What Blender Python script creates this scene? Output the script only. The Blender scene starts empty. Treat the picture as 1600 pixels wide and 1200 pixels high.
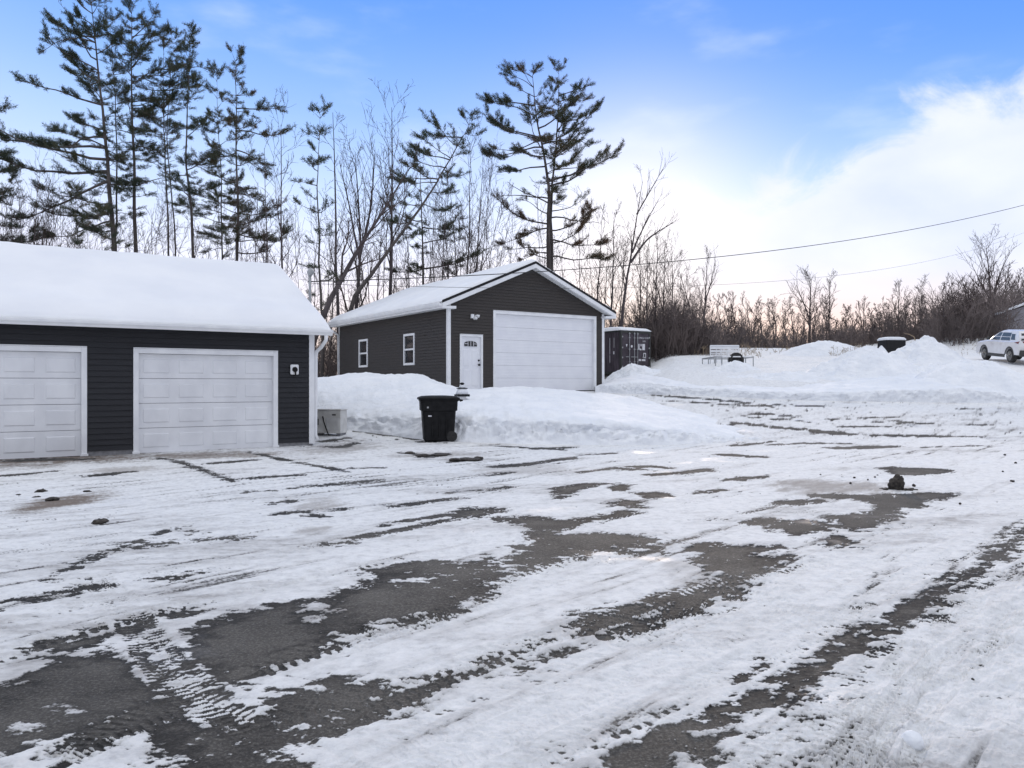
import bpy, math, random
import numpy as np
from mathutils import Vector, Matrix

R = math.radians
scene = bpy.context.scene
COL = scene.collection

# ------------------------------------------------------------------ camera
EYE = 1.43
F = 1200.0                                   # focal length in pixels of a 1600 px wide frame
cam_d = bpy.data.cameras.new('camera')
cam_d.sensor_width = 36.0
cam_d.lens = 36.0 * F / 1600.0
cam_d.clip_start = 0.05
cam_d.clip_end = 3000
cam = bpy.data.objects.new('camera', cam_d)
cam.location = (0, 0, EYE)
cam.rotation_euler = (R(90), 0, 0)
COL.objects.link(cam)
scene.camera = cam

# ------------------------------------------------------------------ sky, sun, exposure
SUN_AZ, SUN_EL = R(9), R(11)
world = bpy.data.worlds.new('World')
scene.world = world
world.use_nodes = True


def build_sky():
    nt = world.node_tree
    N, L = nt.nodes, nt.links
    N.clear()
    out = N.new('ShaderNodeOutputWorld')
    bg = N.new('ShaderNodeBackground')
    L.new(bg.outputs[0], out.inputs[0])
    sky = N.new('ShaderNodeTexSky')
    sky.sky_type = 'NISHITA'
    sky.sun_disc = False
    sky.sun_elevation = SUN_EL
    sky.sun_rotation = SUN_AZ
    sky.dust_density = 0.6
    tc = N.new('ShaderNodeTexCoord')
    sep = N.new('ShaderNodeSeparateXYZ')
    L.new(tc.outputs['Generated'], sep.inputs[0])

    def math_(op, a, b=None, clamp=False):
        n = N.new('ShaderNodeMath')
        n.operation = op
        n.use_clamp = clamp
        for i, v in enumerate((a, b)):
            if v is None:
                continue
            if isinstance(v, (int, float)):
                n.inputs[i].default_value = v
            else:
                L.new(v, n.inputs[i])
        return n.outputs[0]

    def mix(f, a, b, mode='MIX'):
        n = N.new('ShaderNodeMix')
        n.data_type = 'RGBA'
        n.blend_type = mode
        for idx, v in ((0, f), (6, a), (7, b)):
            if isinstance(v, (int, float)):
                n.inputs[idx].default_value = v
            elif isinstance(v, tuple):
                n.inputs[idx].default_value = v
            else:
                L.new(v, n.inputs[idx])
        return n.outputs[2]

    # clear sky: Nishita tinted towards the hazy winter gradient
    zx = math_('ADD', sep.outputs[2], math_('MULTIPLY', math_('MULTIPLY', sep.outputs[0], 0.30), math_('MAXIMUM', sep.outputs[2], 0.0)))
    ramp = N.new('ShaderNodeValToRGB')
    L.new(zx, ramp.inputs[0])
    cr = ramp.color_ramp
    cr.interpolation = 'B_SPLINE'
    stops = [(0.0, (0.80, 0.64, 0.62)), (0.065, (0.78, 0.70, 0.75)), (0.13, (0.72, 0.72, 0.86)), (0.20, (0.52, 0.65, 0.92)),
             (0.30, (0.245, 0.43, 0.82)), (0.42, (0.075, 0.255, 0.76)), (0.60, (0.05, 0.20, 0.70)), (1.0, (0.10, 0.27, 0.75))]
    while len(cr.elements) < len(stops):
        cr.elements.new(0.5)
    for e, (p, c) in zip(cr.elements, stops):
        e.position = p
        e.color = (*c, 1)
    nish = mix(1.0, sky.outputs[0], (0.10, 0.10, 0.10, 1), 'MULTIPLY')
    clear = mix(0.10, ramp.outputs[0], nish)

    # broad cloud bank to the right, feathered edge
    dot = N.new('ShaderNodeVectorMath')
    dot.operation = 'DOT_PRODUCT'
    L.new(tc.outputs['Generated'], dot.inputs[0])
    dot.inputs[1].default_value = (0.45, 0.12, -1.0)
    mp = N.new('ShaderNodeMapping')
    mp.inputs['Scale'].default_value = (2.6, 2.6, 4.6)
    mp.inputs['Rotation'].default_value = (0, R(20), 0)
    L.new(tc.outputs['Generated'], mp.inputs[0])
    n1 = N.new('ShaderNodeTexNoise')
    n1.inputs['Scale'].default_value = 2.2
    n1.inputs['Detail'].default_value = 7
    n1.inputs['Roughness'].default_value = 0.62
    n1.inputs['Distortion'].default_value = 0.6
    L.new(mp.outputs[0], n1.inputs['Vector'])
    nn = math_('MULTIPLY', math_('SUBTRACT', n1.outputs[0], 0.5), 0.30)
    bank = math_('ADD', dot.outputs['Value'], nn)
    m = N.new('ShaderNodeMapRange')
    m.interpolation_type = 'SMOOTHSTEP'
    L.new(bank, m.inputs[0])
    m.inputs[1].default_value = -0.028
    m.inputs[2].default_value = 0.040
    rightness = N.new('ShaderNodeMapRange')
    rightness.interpolation_type = 'SMOOTHSTEP'
    L.new(sep.outputs[0], rightness.inputs[0])
    rightness.inputs[1].default_value = -0.02
    rightness.inputs[2].default_value = 0.30
    cm = math_('MULTIPLY', math_('MULTIPLY', m.outputs[0], rightness.outputs[0]), 0.88)
    # faint wisps
    mp2 = N.new('ShaderNodeMapping')
    mp2.inputs['Scale'].default_value = (3.0, 3.0, 9.0)
    mp2.inputs['Location'].default_value = (3.3, 1.2, 0.4)
    L.new(tc.outputs['Generated'], mp2.inputs[0])
    n2 = N.new('ShaderNodeTexNoise')
    n2.inputs['Scale'].default_value = 1.6
    n2.inputs['Detail'].default_value = 6
    L.new(mp2.outputs[0], n2.inputs['Vector'])
    w = N.new('ShaderNodeMapRange')
    w.interpolation_type = 'SMOOTHSTEP'
    L.new(n2.outputs[0], w.inputs[0])
    w.inputs[1].default_value = 0.52
    w.inputs[2].default_value = 0.80
    w.inputs[4].default_value = 0.30
    c1 = mix(w.outputs[0], clear, (0.80, 0.84, 1.0, 1))
    # the cloud's own slow variation
    n3 = N.new('ShaderNodeTexNoise')
    n3.inputs['Scale'].default_value = 3.0
    n3.inputs['Detail'].default_value = 5
    L.new(mp.outputs[0], n3.inputs['Vector'])
    cloud = mix(n3.outputs[0], (0.50, 0.56, 0.74, 1), (0.80, 0.80, 0.83, 1))
    lowwarm = N.new('ShaderNodeMapRange')
    lowwarm.interpolation_type = 'SMOOTHSTEP'
    L.new(sep.outputs[2], lowwarm.inputs[0])
    lowwarm.inputs[1].default_value = 0.14
    lowwarm.inputs[2].default_value = 0.02
    cloud = mix(lowwarm.outputs[0], cloud, (0.86, 0.62, 0.54, 1))
    c2 = mix(cm, c1, cloud)
    # bright veil of light round the low sun
    sdir = (math.sin(SUN_AZ) * math.cos(SUN_EL), math.cos(SUN_AZ) * math.cos(SUN_EL), math.sin(SUN_EL))
    d2 = N.new('ShaderNodeVectorMath')
    d2.operation = 'DOT_PRODUCT'
    L.new(tc.outputs['Generated'], d2.inputs[0])
    d2.inputs[1].default_value = sdir
    halo = math_('POWER', math_('MAXIMUM', d2.outputs['Value'], 0.0), 120.0)
    c3 = mix(math_('MULTIPLY', halo, 0.65), c2, (0.94, 0.86, 0.82, 1))
    flat = N.new('ShaderNodeVectorMath')
    flat.operation = 'DOT_PRODUCT'
    L.new(tc.outputs['Generated'], flat.inputs[0])
    flat.inputs[1].default_value = (math.sin(SUN_AZ + R(3)), math.cos(SUN_AZ + R(3)), 0.0)
    lowg = N.new('ShaderNodeMapRange')
    lowg.interpolation_type = 'SMOOTHSTEP'
    L.new(sep.outputs[2], lowg.inputs[0])
    lowg.inputs[1].default_value = 0.17
    lowg.inputs[2].default_value = 0.01
    c3 = mix(math_('MULTIPLY', math_('MULTIPLY', math_('POWER', math_('MAXIMUM', flat.outputs['Value'], 0.0), 16.0), lowg.outputs[0]), 0.62), c3, (1.0, 0.68, 0.48, 1))
    # unseen cloud deck, added: pale overhead to whiten snow, dimmer behind to darken fronts
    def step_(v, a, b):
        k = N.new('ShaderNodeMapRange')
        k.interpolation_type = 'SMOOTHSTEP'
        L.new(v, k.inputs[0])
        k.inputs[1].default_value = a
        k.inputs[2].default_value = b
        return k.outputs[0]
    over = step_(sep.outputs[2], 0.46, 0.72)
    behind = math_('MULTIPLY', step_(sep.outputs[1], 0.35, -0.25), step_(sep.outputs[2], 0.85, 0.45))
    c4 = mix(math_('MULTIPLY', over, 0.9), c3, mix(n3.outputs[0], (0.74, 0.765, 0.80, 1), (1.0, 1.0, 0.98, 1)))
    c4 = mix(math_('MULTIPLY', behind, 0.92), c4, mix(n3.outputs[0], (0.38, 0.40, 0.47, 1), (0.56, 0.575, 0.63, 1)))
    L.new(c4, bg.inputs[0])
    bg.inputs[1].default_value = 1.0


build_sky()
sun_d = bpy.data.lights.new('sun', 'SUN')
sun_d.energy = 1.5
sun_d.angle = R(10)
sun_d.color = (1.0, 0.80, 0.62)
sun = bpy.data.objects.new('sun', sun_d)
sv = Vector((math.sin(SUN_AZ) * math.cos(SUN_EL), math.cos(SUN_AZ) * math.cos(SUN_EL), math.sin(SUN_EL)))
sun.rotation_euler = sv.to_track_quat('Z', 'Y').to_euler()
sun.location = (20, 60, 40)
COL.objects.link(sun)
vs = scene.view_settings
vs.view_transform = 'Standard'
vs.look = 'None'
vs.exposure = 0.50
vs.gamma = 1.0
vs.use_curve_mapping = False


# ------------------------------------------------------------------ noise
def _hash(ix, iy, seed):
    h = (ix.astype(np.int64) * 374761393 + iy.astype(np.int64) * 668265263 + seed * 974634777) & 0xFFFFFFFF
    h = ((h ^ (h >> 13)) * 1274126177) & 0xFFFFFFFF
    return ((h ^ (h >> 16)) & 0xFFFF).astype(np.float32) / 65535.0


def vnoise(x, y, seed=0):
    x = np.asarray(x, dtype=np.float64)
    y = np.asarray(y, dtype=np.float64)
    ix, iy = np.floor(x), np.floor(y)
    fx, fy = (x - ix), (y - iy)
    fx = fx * fx * fx * (fx * (fx * 6 - 15) + 10)
    fy = fy * fy * fy * (fy * (fy * 6 - 15) + 10)
    a, b = _hash(ix, iy, seed), _hash(ix + 1, iy, seed)
    c, d = _hash(ix, iy + 1, seed), _hash(ix + 1, iy + 1, seed)
    return (a + (b - a) * fx) * (1 - fy) + (c + (d - c) * fx) * fy - 0.5


def fbm(x, y, octv=4, seed=0, gain=0.5, lac=2.03):
    s, a, t = 0.0, 1.0, 0.0
    for k in range(octv):
        s = s + a * vnoise(x * lac ** k + 17.3 * k, y * lac ** k - 9.1 * k, seed + k)
        t += a
        a *= gain
    return s / t * 1.6


def sstep(a, b, x):
    t = np.clip((np.asarray(x, dtype=np.float64) - a) / (b - a), 0, 1)
    return t * t * (3 - 2 * t)


# ------------------------------------------------------------------ terrain
def softplus(x, k):
    return np.logaddexp(0, x / k) * k


def terrain(X, Y):
    X = np.asarray(X, dtype=np.float64)
    Y = np.asarray(Y, dtype=np.float64)
    slope = 0.1 * (1 + 0.22 * sstep(13, 26, X) * sstep(52, 40, Y) + 0.22 * sstep(27, 36, X) * sstep(45, 58, Y))
    ramp = slope * (softplus(Y - 19.0, 0.6) - softplus(Y - 60.0, 3.0) * 0.93)
    cap = 1.17 + 3.6 * sstep(5.0, 15.5, X) + 0.02 * np.clip(Y - 42, 0, 60) + 3.0 * sstep(60, 90, Y) * sstep(3, 20, X)
    k = 0.12
    z = -k * np.logaddexp(-ramp / k, -cap / k)
    return z


def P(px, py, Y):
    """world point seen at photo pixel (px, py) when it is Y metres in front of the camera"""
    return Vector(((px - 800) / F * Y, Y, EYE - (py - 600) / F * Y))


def G(px, py):
    """world point of the terrain seen at photo pixel"""
    tx, ty = (px - 800) / F, -(py - 600) / F
    Y = np.linspace(1.5, 80, 6000)
    d = EYE + ty * Y - terrain(tx * Y, Y)
    i = np.where(d < 0)[0]
    y = Y[i[0]] if len(i) else 80.0
    return Vector((tx * y, y, float(terrain(tx * y, y))))


# ------------------------------------------------------------------ materials
def new_mat(name):
    m = bpy.data.materials.new(name)
    m.use_nodes = True
    return m, m.node_tree.nodes, m.node_tree.links, m.node_tree.nodes['Principled BSDF']


def mat(name, c1, c2=None, rough=0.6, scale=6.0, stretch=(1, 1, 1), metal=0.0, bump=0.0, bump_scale=40.0, detail=4.0, spec=0.5,
        lo=0.35, hi=0.65, coat=0.0):
    m, N, L, B = new_mat(name)
    B.inputs['Roughness'].default_value = rough
    B.inputs['Metallic'].default_value = metal
    B.inputs['Specular IOR Level'].default_value = spec
    B.inputs['Coat Weight'].default_value = coat
    tc = N.new('ShaderNodeTexCoord')
    mp = N.new('ShaderNodeMapping')
    mp.inputs['Scale'].default_value = stretch
    L.new(tc.outputs['Object'], mp.inputs[0])
    if c2 is None:
        c2 = tuple(x * 0.86 for x in c1)
    n = N.new('ShaderNodeTexNoise')
    n.inputs['Scale'].default_value = scale
    n.inputs['Detail'].default_value = detail
    L.new(mp.outputs[0], n.inputs['Vector'])
    r = N.new('ShaderNodeValToRGB')
    r.color_ramp.elements[0].position = lo
    r.color_ramp.elements[1].position = hi
    r.color_ramp.elements[0].color = (*c2, 1)
    r.color_ramp.elements[1].color = (*c1, 1)
    L.new(n.outputs[0], r.inputs[0])
    L.new(r.outputs[0], B.inputs['Base Color'])
    if bump:
        nb = N.new('ShaderNodeTexNoise')
        nb.inputs['Scale'].default_value = bump_scale
        nb.inputs['Detail'].default_value = 5
        L.new(mp.outputs[0], nb.inputs['Vector'])
        bp = N.new('ShaderNodeBump')
        bp.inputs['Strength'].default_value = bump
        bp.inputs['Distance'].default_value = 0.02
        L.new(nb.outputs[0], bp.inputs['Height'])
        L.new(bp.outputs[0], B.inputs['Normal'])
    return m


M = {}
M['snow'] = mat('snow', (0.85, 0.865, 0.89), (0.77, 0.795, 0.835), 0.75, 1.4, bump=0.9, bump_scale=5.0, spec=0.15)
M['snow'].node_tree.nodes['Bump'].inputs['Distance'].default_value = 0.07
M['roof_snow'] = mat('roof_snow', (0.85, 0.865, 0.89), (0.79, 0.81, 0.85), 0.7, 0.8, bump=0.25, bump_scale=7.0, spec=0.25)
M['siding_near'] = mat('siding_near', (0.0135, 0.0145, 0.0195), (0.008, 0.0085, 0.012), 0.65, 5, (0.5, 0.5, 6), bump=0.25, bump_scale=60)
M['siding_far'] = mat('siding_far', (0.042, 0.035, 0.031), (0.030, 0.026, 0.024), 0.65, 5, (0.5, 0.5, 6), bump=0.25, bump_scale=60)
M['trim'] = mat('trim', (0.84, 0.85, 0.86), (0.74, 0.75, 0.77), 0.45, 3)
M['door_paint'] = mat('door_paint', (0.80, 0.81, 0.83), (0.71, 0.72, 0.745), 0.5, 2.5, (1, 1, 0.6), bump=0.12, bump_scale=80)
M['door_white'] = mat('door_white', (0.82, 0.83, 0.86), (0.77, 0.78, 0.82), 0.5, 2.0)
M['black_metal'] = mat('black_metal', (0.016, 0.016, 0.018), None, 0.6, 5, spec=0.25)
M['black_plastic'] = mat('black_plastic', (0.011, 0.011, 0.012), (0.004, 0.004, 0.005), 0.6, 9, bump=0.1, spec=0.2)
M['concrete'] = mat('concrete', (0.26, 0.26, 0.27), (0.18, 0.18, 0.19), 0.9, 12, bump=0.3)
M['dark_int'] = mat('dark_int', (0.02, 0.02, 0.02), None, 0.9)
M['galv'] = mat('galv', (0.40, 0.41, 0.42), (0.30, 0.31, 0.32), 0.5, 9, metal=0.5)
M['beige_metal'] = mat('beige_metal', (0.68, 0.67, 0.64), (0.54, 0.53, 0.50), 0.5, 5)
M['glass'] = mat('glass', (0.02, 0.024, 0.030), None, 0.06, 2, spec=0.6)
M['pine_bark'] = mat('pine_bark', (0.115, 0.10, 0.095), (0.055, 0.048, 0.045), 0.95, 5, (1, 1, 0.25), bump=0.6, bump_scale=12)
M['grey_bark'] = mat('grey_bark', (0.095, 0.078, 0.080), (0.050, 0.041, 0.043), 0.95, 4, (1, 1, 0.2), bump=0.4, bump_scale=14)
M['twigs'] = mat('twigs', (0.078, 0.056, 0.052), (0.042, 0.030, 0.030), 0.95, 0.8)
M['brush'] = mat('brush', (0.185, 0.150, 0.140), (0.09, 0.074, 0.072), 0.95, 0.35, detail=6)
M['dry_grass'] = mat('dry_grass', (0.36, 0.28, 0.19), (0.24, 0.18, 0.12), 0.9, 1.0)
M['clod'] = mat('clod', (0.075, 0.064, 0.055), (0.022, 0.019, 0.017), 0.9, 22, bump=0.8, bump_scale=30)
M['cont_paint'] = mat('cont_paint', (0.075, 0.062, 0.076), (0.045, 0.037, 0.045), 0.6, 3, (1, 1, 0.4), bump=0.1, spec=0.25)
M['cont_frame'] = mat('cont_frame', (0.030, 0.032, 0.030), (0.020, 0.021, 0.019), 0.55, 4)
M['white_mark'] = mat('white_mark', (0.70, 0.70, 0.72), (0.55, 0.55, 0.58), 0.6, 20)
M['car_paint'] = mat('car_paint', (0.74, 0.74, 0.75), (0.68, 0.67, 0.67), 0.25, 3, coat=0.5)
M['car_trim'] = mat('car_trim', (0.045, 0.048, 0.046), (0.03, 0.03, 0.03), 0.6, 5)
M['tyre'] = mat('tyre', (0.030, 0.029, 0.029), (0.018, 0.018, 0.018), 0.85, 20, bump=0.3)
M['alloy'] = mat('alloy', (0.26, 0.25, 0.24), (0.18, 0.18, 0.17), 0.4, 8, metal=0.6)
M['red_lamp'] = mat('red_lamp', (0.16, 0.012, 0.02), None, 0.2, 3)
M['shingle'] = mat('shingle', (0.06, 0.06, 0.065), (0.04, 0.04, 0.045), 0.9, 30)
M['wire'] = mat('wire', (0.012, 0.012, 0.013), None, 0.6)
M['plate'] = mat('plate', (0.70, 0.71, 0.72), (0.55, 0.55, 0.56), 0.4, 8)
M['house_wall'] = mat('house_wall', (0.32, 0.31, 0.33), (0.25, 0.24, 0.26), 0.7, 2)


def needle_mat():
    m, N, L, B = new_mat('pine_needles')
    B.inputs['Roughness'].default_value = 0.7
    B.inputs['Specular IOR Level'].default_value = 0.25
    a = N.new('ShaderNodeAttribute')
    a.attribute_name = 'tint'
    r = N.new('ShaderNodeValToRGB')
    e = r.color_ramp.elements
    e[0].position, e[0].color = 0.0, (0.030, 0.048, 0.036, 1)
    e[1].position, e[1].color = 1.0, (0.13, 0.075, 0.048, 1)
    k = e.new(0.55)
    k.color = (0.055, 0.070, 0.040, 1)
    k = e.new(0.8)
    k.color = (0.095, 0.078, 0.042, 1)
    L.new(a.outputs['Fac'], r.inputs[0])
    L.new(r.outputs[0], B.inputs['Base Color'])
    return m


M['needles'] = needle_mat()


def ground_mat():
    m, N, L, B = new_mat('snowy_asphalt')
    tc = N.new('ShaderNodeTexCoord')

    def attr(n):
        a = N.new('ShaderNodeAttribute')
        a.attribute_name = n
        return a.outputs['Fac']

    def noise(scale, detail=4.0, rough=0.55):
        n = N.new('ShaderNodeTexNoise')
        n.inputs['Scale'].default_value = scale
        n.inputs['Detail'].default_value = detail
        n.inputs['Roughness'].default_value = rough
        L.new(tc.outputs['Object'], n.inputs['Vector'])
        return n.outputs[0]

    def ramp(inp, stops):
        r = N.new('ShaderNodeValToRGB')
        while len(r.color_ramp.elements) < len(stops):
            r.color_ramp.elements.new(0.5)
        for e, (p, c) in zip(r.color_ramp.elements, stops):
            e.position = p
            e.color = (*c, 1)
        L.new(inp, r.inputs[0])
        return r.outputs[0]

    def mixc(f, a, b):
        n = N.new('ShaderNodeMix')
        n.data_type = 'RGBA'
        L.new(f, n.inputs[0])
        for idx, v in ((6, a), (7, b)):
            if isinstance(v, tuple):
                n.inputs[idx].default_value = v
            else:
                L.new(v, n.inputs[idx])
        return n.outputs[2]

    asph = ramp(noise(62.0, 4.0, 0.8), [(0.34, (0.018, 0.017, 0.017)), (0.50, (0.075, 0.071, 0.065)), (0.66, (0.27, 0.26, 0.24))])
    wide = ramp(noise(1.6, 5.0), [(0.32, (0.036, 0.034, 0.033)), (0.66, (0.135, 0.127, 0.116))])
    mx = N.new('ShaderNodeMix')
    mx.data_type = 'RGBA'
    mx.inputs[0].default_value = 0.55
    L.new(asph, mx.inputs[6])
    L.new(wide, mx.inputs[7])
    wetc = N.new('ShaderNodeMath')
    wetc.operation = 'MULTIPLY'
    L.new(attr('wet'), wetc.inputs[0])
    wetc.inputs[1].default_value = 0.72
    asphalt = mixc(wetc.outputs[0], mx.outputs[2], (0.014, 0.014, 0.015, 1))
    snow = ramp(noise(9.0, 9.0, 0.78), [(0.30, (0.54, 0.545, 0.555)), (0.48, (0.76, 0.765, 0.77)), (0.66, (0.86, 0.862, 0.862))])
    greyed = mixc(attr('veil'), snow, (0.30, 0.285, 0.28, 1))
    dirty = mixc(attr('dirt'), greyed, (0.20, 0.165, 0.14, 1))
    # thin snow lets the asphalt show: fine grain breaks the edge
    grain = noise(34.0, 5.0, 0.75)
    s1 = N.new('ShaderNodeMath')
    s1.operation = 'MULTIPLY_ADD'
    L.new(grain, s1.inputs[0])
    s1.inputs[1].default_value = 1.3
    s1.inputs[2].default_value = -0.65
    s2 = N.new('ShaderNodeMath')
    s2.operation = 'ADD'
    L.new(attr('cover'), s2.inputs[0])
    L.new(s1.outputs[0], s2.inputs[1])
    mr = N.new('ShaderNodeMapRange')
    mr.interpolation_type = 'SMOOTHSTEP'
    L.new(s2.outputs[0], mr.inputs[0])
    mr.inputs[1].default_value = 0.26
    mr.inputs[2].default_value = 0.66
    L.new(mixc(mr.outputs[0], asphalt, dirty), B.inputs['Base Color'])
    rr = N.new('ShaderNodeMapRange')
    L.new(mr.outputs[0], rr.inputs[0])
    rr.inputs[3].default_value = 0.80
    rr.inputs[4].default_value = 0.85
    ice = N.new('ShaderNodeMapRange')
    ice.interpolation_type = 'SMOOTHSTEP'
    L.new(noise(0.9, 5.0), ice.inputs[0])
    ice.inputs[1].default_value = 0.58
    ice.inputs[2].default_value = 0.68
    ice.inputs[3].default_value = 0.0
    ice.inputs[4].default_value = 0.40
    sb = N.new('ShaderNodeMath')
    sb.operation = 'SUBTRACT'
    L.new(rr.outputs[0], sb.inputs[0])
    L.new(ice.outputs[0], sb.inputs[1])
    L.new(sb.outputs[0], B.inputs['Roughness'])
    B.inputs['Specular IOR Level'].default_value = 0.16
    bp = N.new('ShaderNodeBump')
    bp.inputs['Strength'].default_value = 0.8
    bp.inputs['Distance'].default_value = 0.014
    L.new(noise(30.0, 8.0, 0.75), bp.inputs['Height'])
    L.new(bp.outputs[0], B.inputs['Normal'])
    return m


M['ground'] = ground_mat()


# ------------------------------------------------------------------ object helpers
def tag(o, label=None, cat=None, group=None, kind=None):
    if label:
        o['label'] = label
    if cat:
        o['category'] = cat
    if group:
        o['group'] = group
    if kind:
        o['kind'] = kind
    return o


def empty(name, loc, rz=0.0, label=None, cat=None, group=None):
    o = bpy.data.objects.new(name, None)
    o.empty_display_size = 0.3
    o.location = loc
    o.rotation_euler = (0, 0, rz)
    COL.objects.link(o)
    return tag(o, label, cat, group)


def link_mesh(name, me, m, parent=None, smooth=False):
    me.materials.append(m)
    if smooth:
        me.polygons.foreach_set('use_smooth', np.ones(len(me.polygons), dtype=bool))
    o = bpy.data.objects.new(name, me)
    COL.objects.link(o)
    if parent is not None:
        o.parent = parent
    return o


class MB:
    def __init__(self):
        self.v, self.f = [], []

    def add(self, vs, fs):
        b = len(self.v)
        self.v += [tuple(p) for p in vs]
        self.f += [tuple(i + b for i in f) for f in fs]
        return self

    def box(self, x0, y0, z0, x1, y1, z1):
        x0, x1 = min(x0, x1), max(x0, x1)
        y0, y1 = min(y0, y1), max(y0, y1)
        z0, z1 = min(z0, z1), max(z0, z1)
        return self.add([(x0, y0, z0), (x1, y0, z0), (x1, y1, z0), (x0, y1, z0), (x0, y0, z1), (x1, y0, z1), (x1, y1, z1), (x0, y1, z1)],
                        [(0, 3, 2, 1), (4, 5, 6, 7), (0, 1, 5, 4), (1, 2, 6, 5), (2, 3, 7, 6), (3, 0, 4, 7)])

    def hexa(self, bot, top):
        return self.add(list(bot) + list(top), [(0, 3, 2, 1), (4, 5, 6, 7), (0, 1, 5, 4), (1, 2, 6, 5), (2, 3, 7, 6), (3, 0, 4, 7)])

    def prism(self, prof, axis, a, b):
        """prof: 2D polygon; extruded along axis from a to b. axis x: prof=(y,z); y: prof=(x,z); z: prof=(x,y)"""
        def mk(p, t):
            return {'x': (t, p[0], p[1]), 'y': (p[0], t, p[1]), 'z': (p[0], p[1], t)}[axis]
        n = len(prof)
        vs = [mk(p, a) for p in prof] + [mk(p, b) for p in prof]
        fs = [tuple(range(n)), tuple(range(2 * n - 1, n - 1, -1))]
        fs += [(i, (i + 1) % n, n + (i + 1) % n, n + i) for i in range(n)]
        return self.add(vs, fs)

    def tube(self, pts, rad, n=8, caps=True):
        pts = [Vector(p) for p in pts]
        if not isinstance(rad, (list, tuple)):
            rad = [rad] * len(pts)
        vs, fs = [], []
        up = None
        for i, p in enumerate(pts):
            d = (pts[min(i + 1, len(pts) - 1)] - pts[max(i - 1, 0)]).normalized()
            if up is None:
                up = Vector((0, 0, 1)) if abs(d.z) < 0.9 else Vector((1, 0, 0))
            s = d.cross(up)
            s.normalize()
            t = s.cross(d)
            for k in range(n):
                a = 2 * math.pi * k / n
                vs.append(p + (s * math.cos(a) + t * math.sin(a)) * rad[i])
        for i in range(len(pts) - 1):
            for k in range(n):
                fs.append((i * n + k, i * n + (k + 1) % n, (i + 1) * n + (k + 1) % n, (i + 1) * n + k))
        if caps:
            fs.append(tuple(range(n - 1, -1, -1)))
            fs.append(tuple((len(pts) - 1) * n + k for k in range(n)))
        return self.add(vs, fs)

    def loft(self, rings, closed=True, caps=True):
        n = len(rings[0])
        vs = [p for r in rings for p in r]
        fs = []
        for i in range(len(rings) - 1):
            for k in range(n if closed else n - 1):
                fs.append((i * n + k, i * n + (k + 1) % n, (i + 1) * n + (k + 1) % n, (i + 1) * n + k))
        if caps and closed:
            fs.append(tuple(range(n - 1, -1, -1)))
            fs.append(tuple((len(rings) - 1) * n + k for k in range(n)))
        return self.add(vs, fs)

    def build(self, name, m, parent=None, smooth=False, bevel=0.0):
        me = bpy.data.meshes.new(name)
        me.from_pydata(self.v, [], self.f)
        import bmesh
        bm = bmesh.new()
        bm.from_mesh(me)
        bmesh.ops.recalc_face_normals(bm, faces=bm.faces)
        bm.to_mesh(me)
        bm.free()
        o = link_mesh(name, me, m, parent, smooth)
        if bevel:
            b = o.modifiers.new('bevel', 'BEVEL')
            b.width = bevel
            b.segments = 2
            b.limit_method = 'ANGLE'
        return o


def np_mesh(name, V, Fq, m, parent=None, smooth=True, attrs=None):
    """V (n,3) float, Fq (k,3|4) int"""
    me = bpy.data.meshes.new(name)
    n, k, c = len(V), len(Fq), Fq.shape[1]
    me.vertices.add(n)
    me.vertices.foreach_set('co', np.ascontiguousarray(V, dtype=np.float32).ravel())
    me.loops.add(k * c)
    me.loops.foreach_set('vertex_index', np.ascontiguousarray(Fq, dtype=np.int32).ravel())
    me.polygons.add(k)
    me.polygons.foreach_set('loop_start', np.arange(0, k * c, c, dtype=np.int32))
    me.polygons.foreach_set('loop_total', np.full(k, c, dtype=np.int32))
    me.update(calc_edges=True)
    for an, av in (attrs or {}).items():
        a = me.attributes.new(an, 'FLOAT', 'POINT')
        a.data.foreach_set('value', np.ascontiguousarray(av, dtype=np.float32))
    return link_mesh(name, me, m, parent, smooth)


def grid_faces(nr, nc):
    i = np.arange(nr - 1)[:, None] * nc + np.arange(nc - 1)[None, :]
    i = i.ravel()
    return np.stack([i, i + 1, i + nc + 1, i + nc], 1)


class Segs:
    def __init__(self):
        self.a, self.b, self.r, self.s = [], [], [], []

    def add(self, p, q, r0, r1):
        self.a.append(tuple(p))
        self.b.append(tuple(q))
        self.r.append(r0)
        self.s.append(r1)

    def path(self, pts, rads):
        for i in range(len(pts) - 1):
            self.add(pts[i], pts[i + 1], rads[i], rads[i + 1])

    def build(self, name, m, parent=None, sides=4, origin=(0, 0, 0)):
        a = np.array(self.a) - np.array(origin)
        b = np.array(self.b) - np.array(origin)
        r0, r1 = np.array(self.r), np.array(self.s)
        d = b - a
        L = np.linalg.norm(d, axis=1, keepdims=True) + 1e-9
        d = d / L
        b = b + d * np.minimum(r1[:, None] * 0.4, L * 0.1)
        ref = np.where(np.abs(d[:, 2:3]) < 0.9, np.array([[0, 0, 1.0]]), np.array([[1.0, 0, 0]]))
        s = np.cross(d, ref)
        s /= np.linalg.norm(s, axis=1, keepdims=True)
        t = np.cross(s, d)
        n = len(a)
        V = np.zeros((n, 2 * sides, 3))
        for k in range(sides):
            an = 2 * math.pi * k / sides
            o = s * math.cos(an) + t * math.sin(an)
            V[:, k] = a + o * r0[:, None]
            V[:, sides + k] = b + o * r1[:, None]
        base = (np.arange(n) * 2 * sides)[:, None]
        fs = []
        for k in range(sides):
            k2 = (k + 1) % sides
            fs.append(base + np.array([[k, k2, sides + k2, sides + k]]))
        return np_mesh(name, V.reshape(-1, 3), np.concatenate(fs), m, parent, smooth=True)


# ------------------------------------------------------------------ the ground
def px_poly(pts):
    return np.array([[*G(x, y)[:2]] for x, y in pts])


def crop(ox, oy, s, pts):
    return [(ox + x * s, oy + y * s) for x, y in pts]


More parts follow.
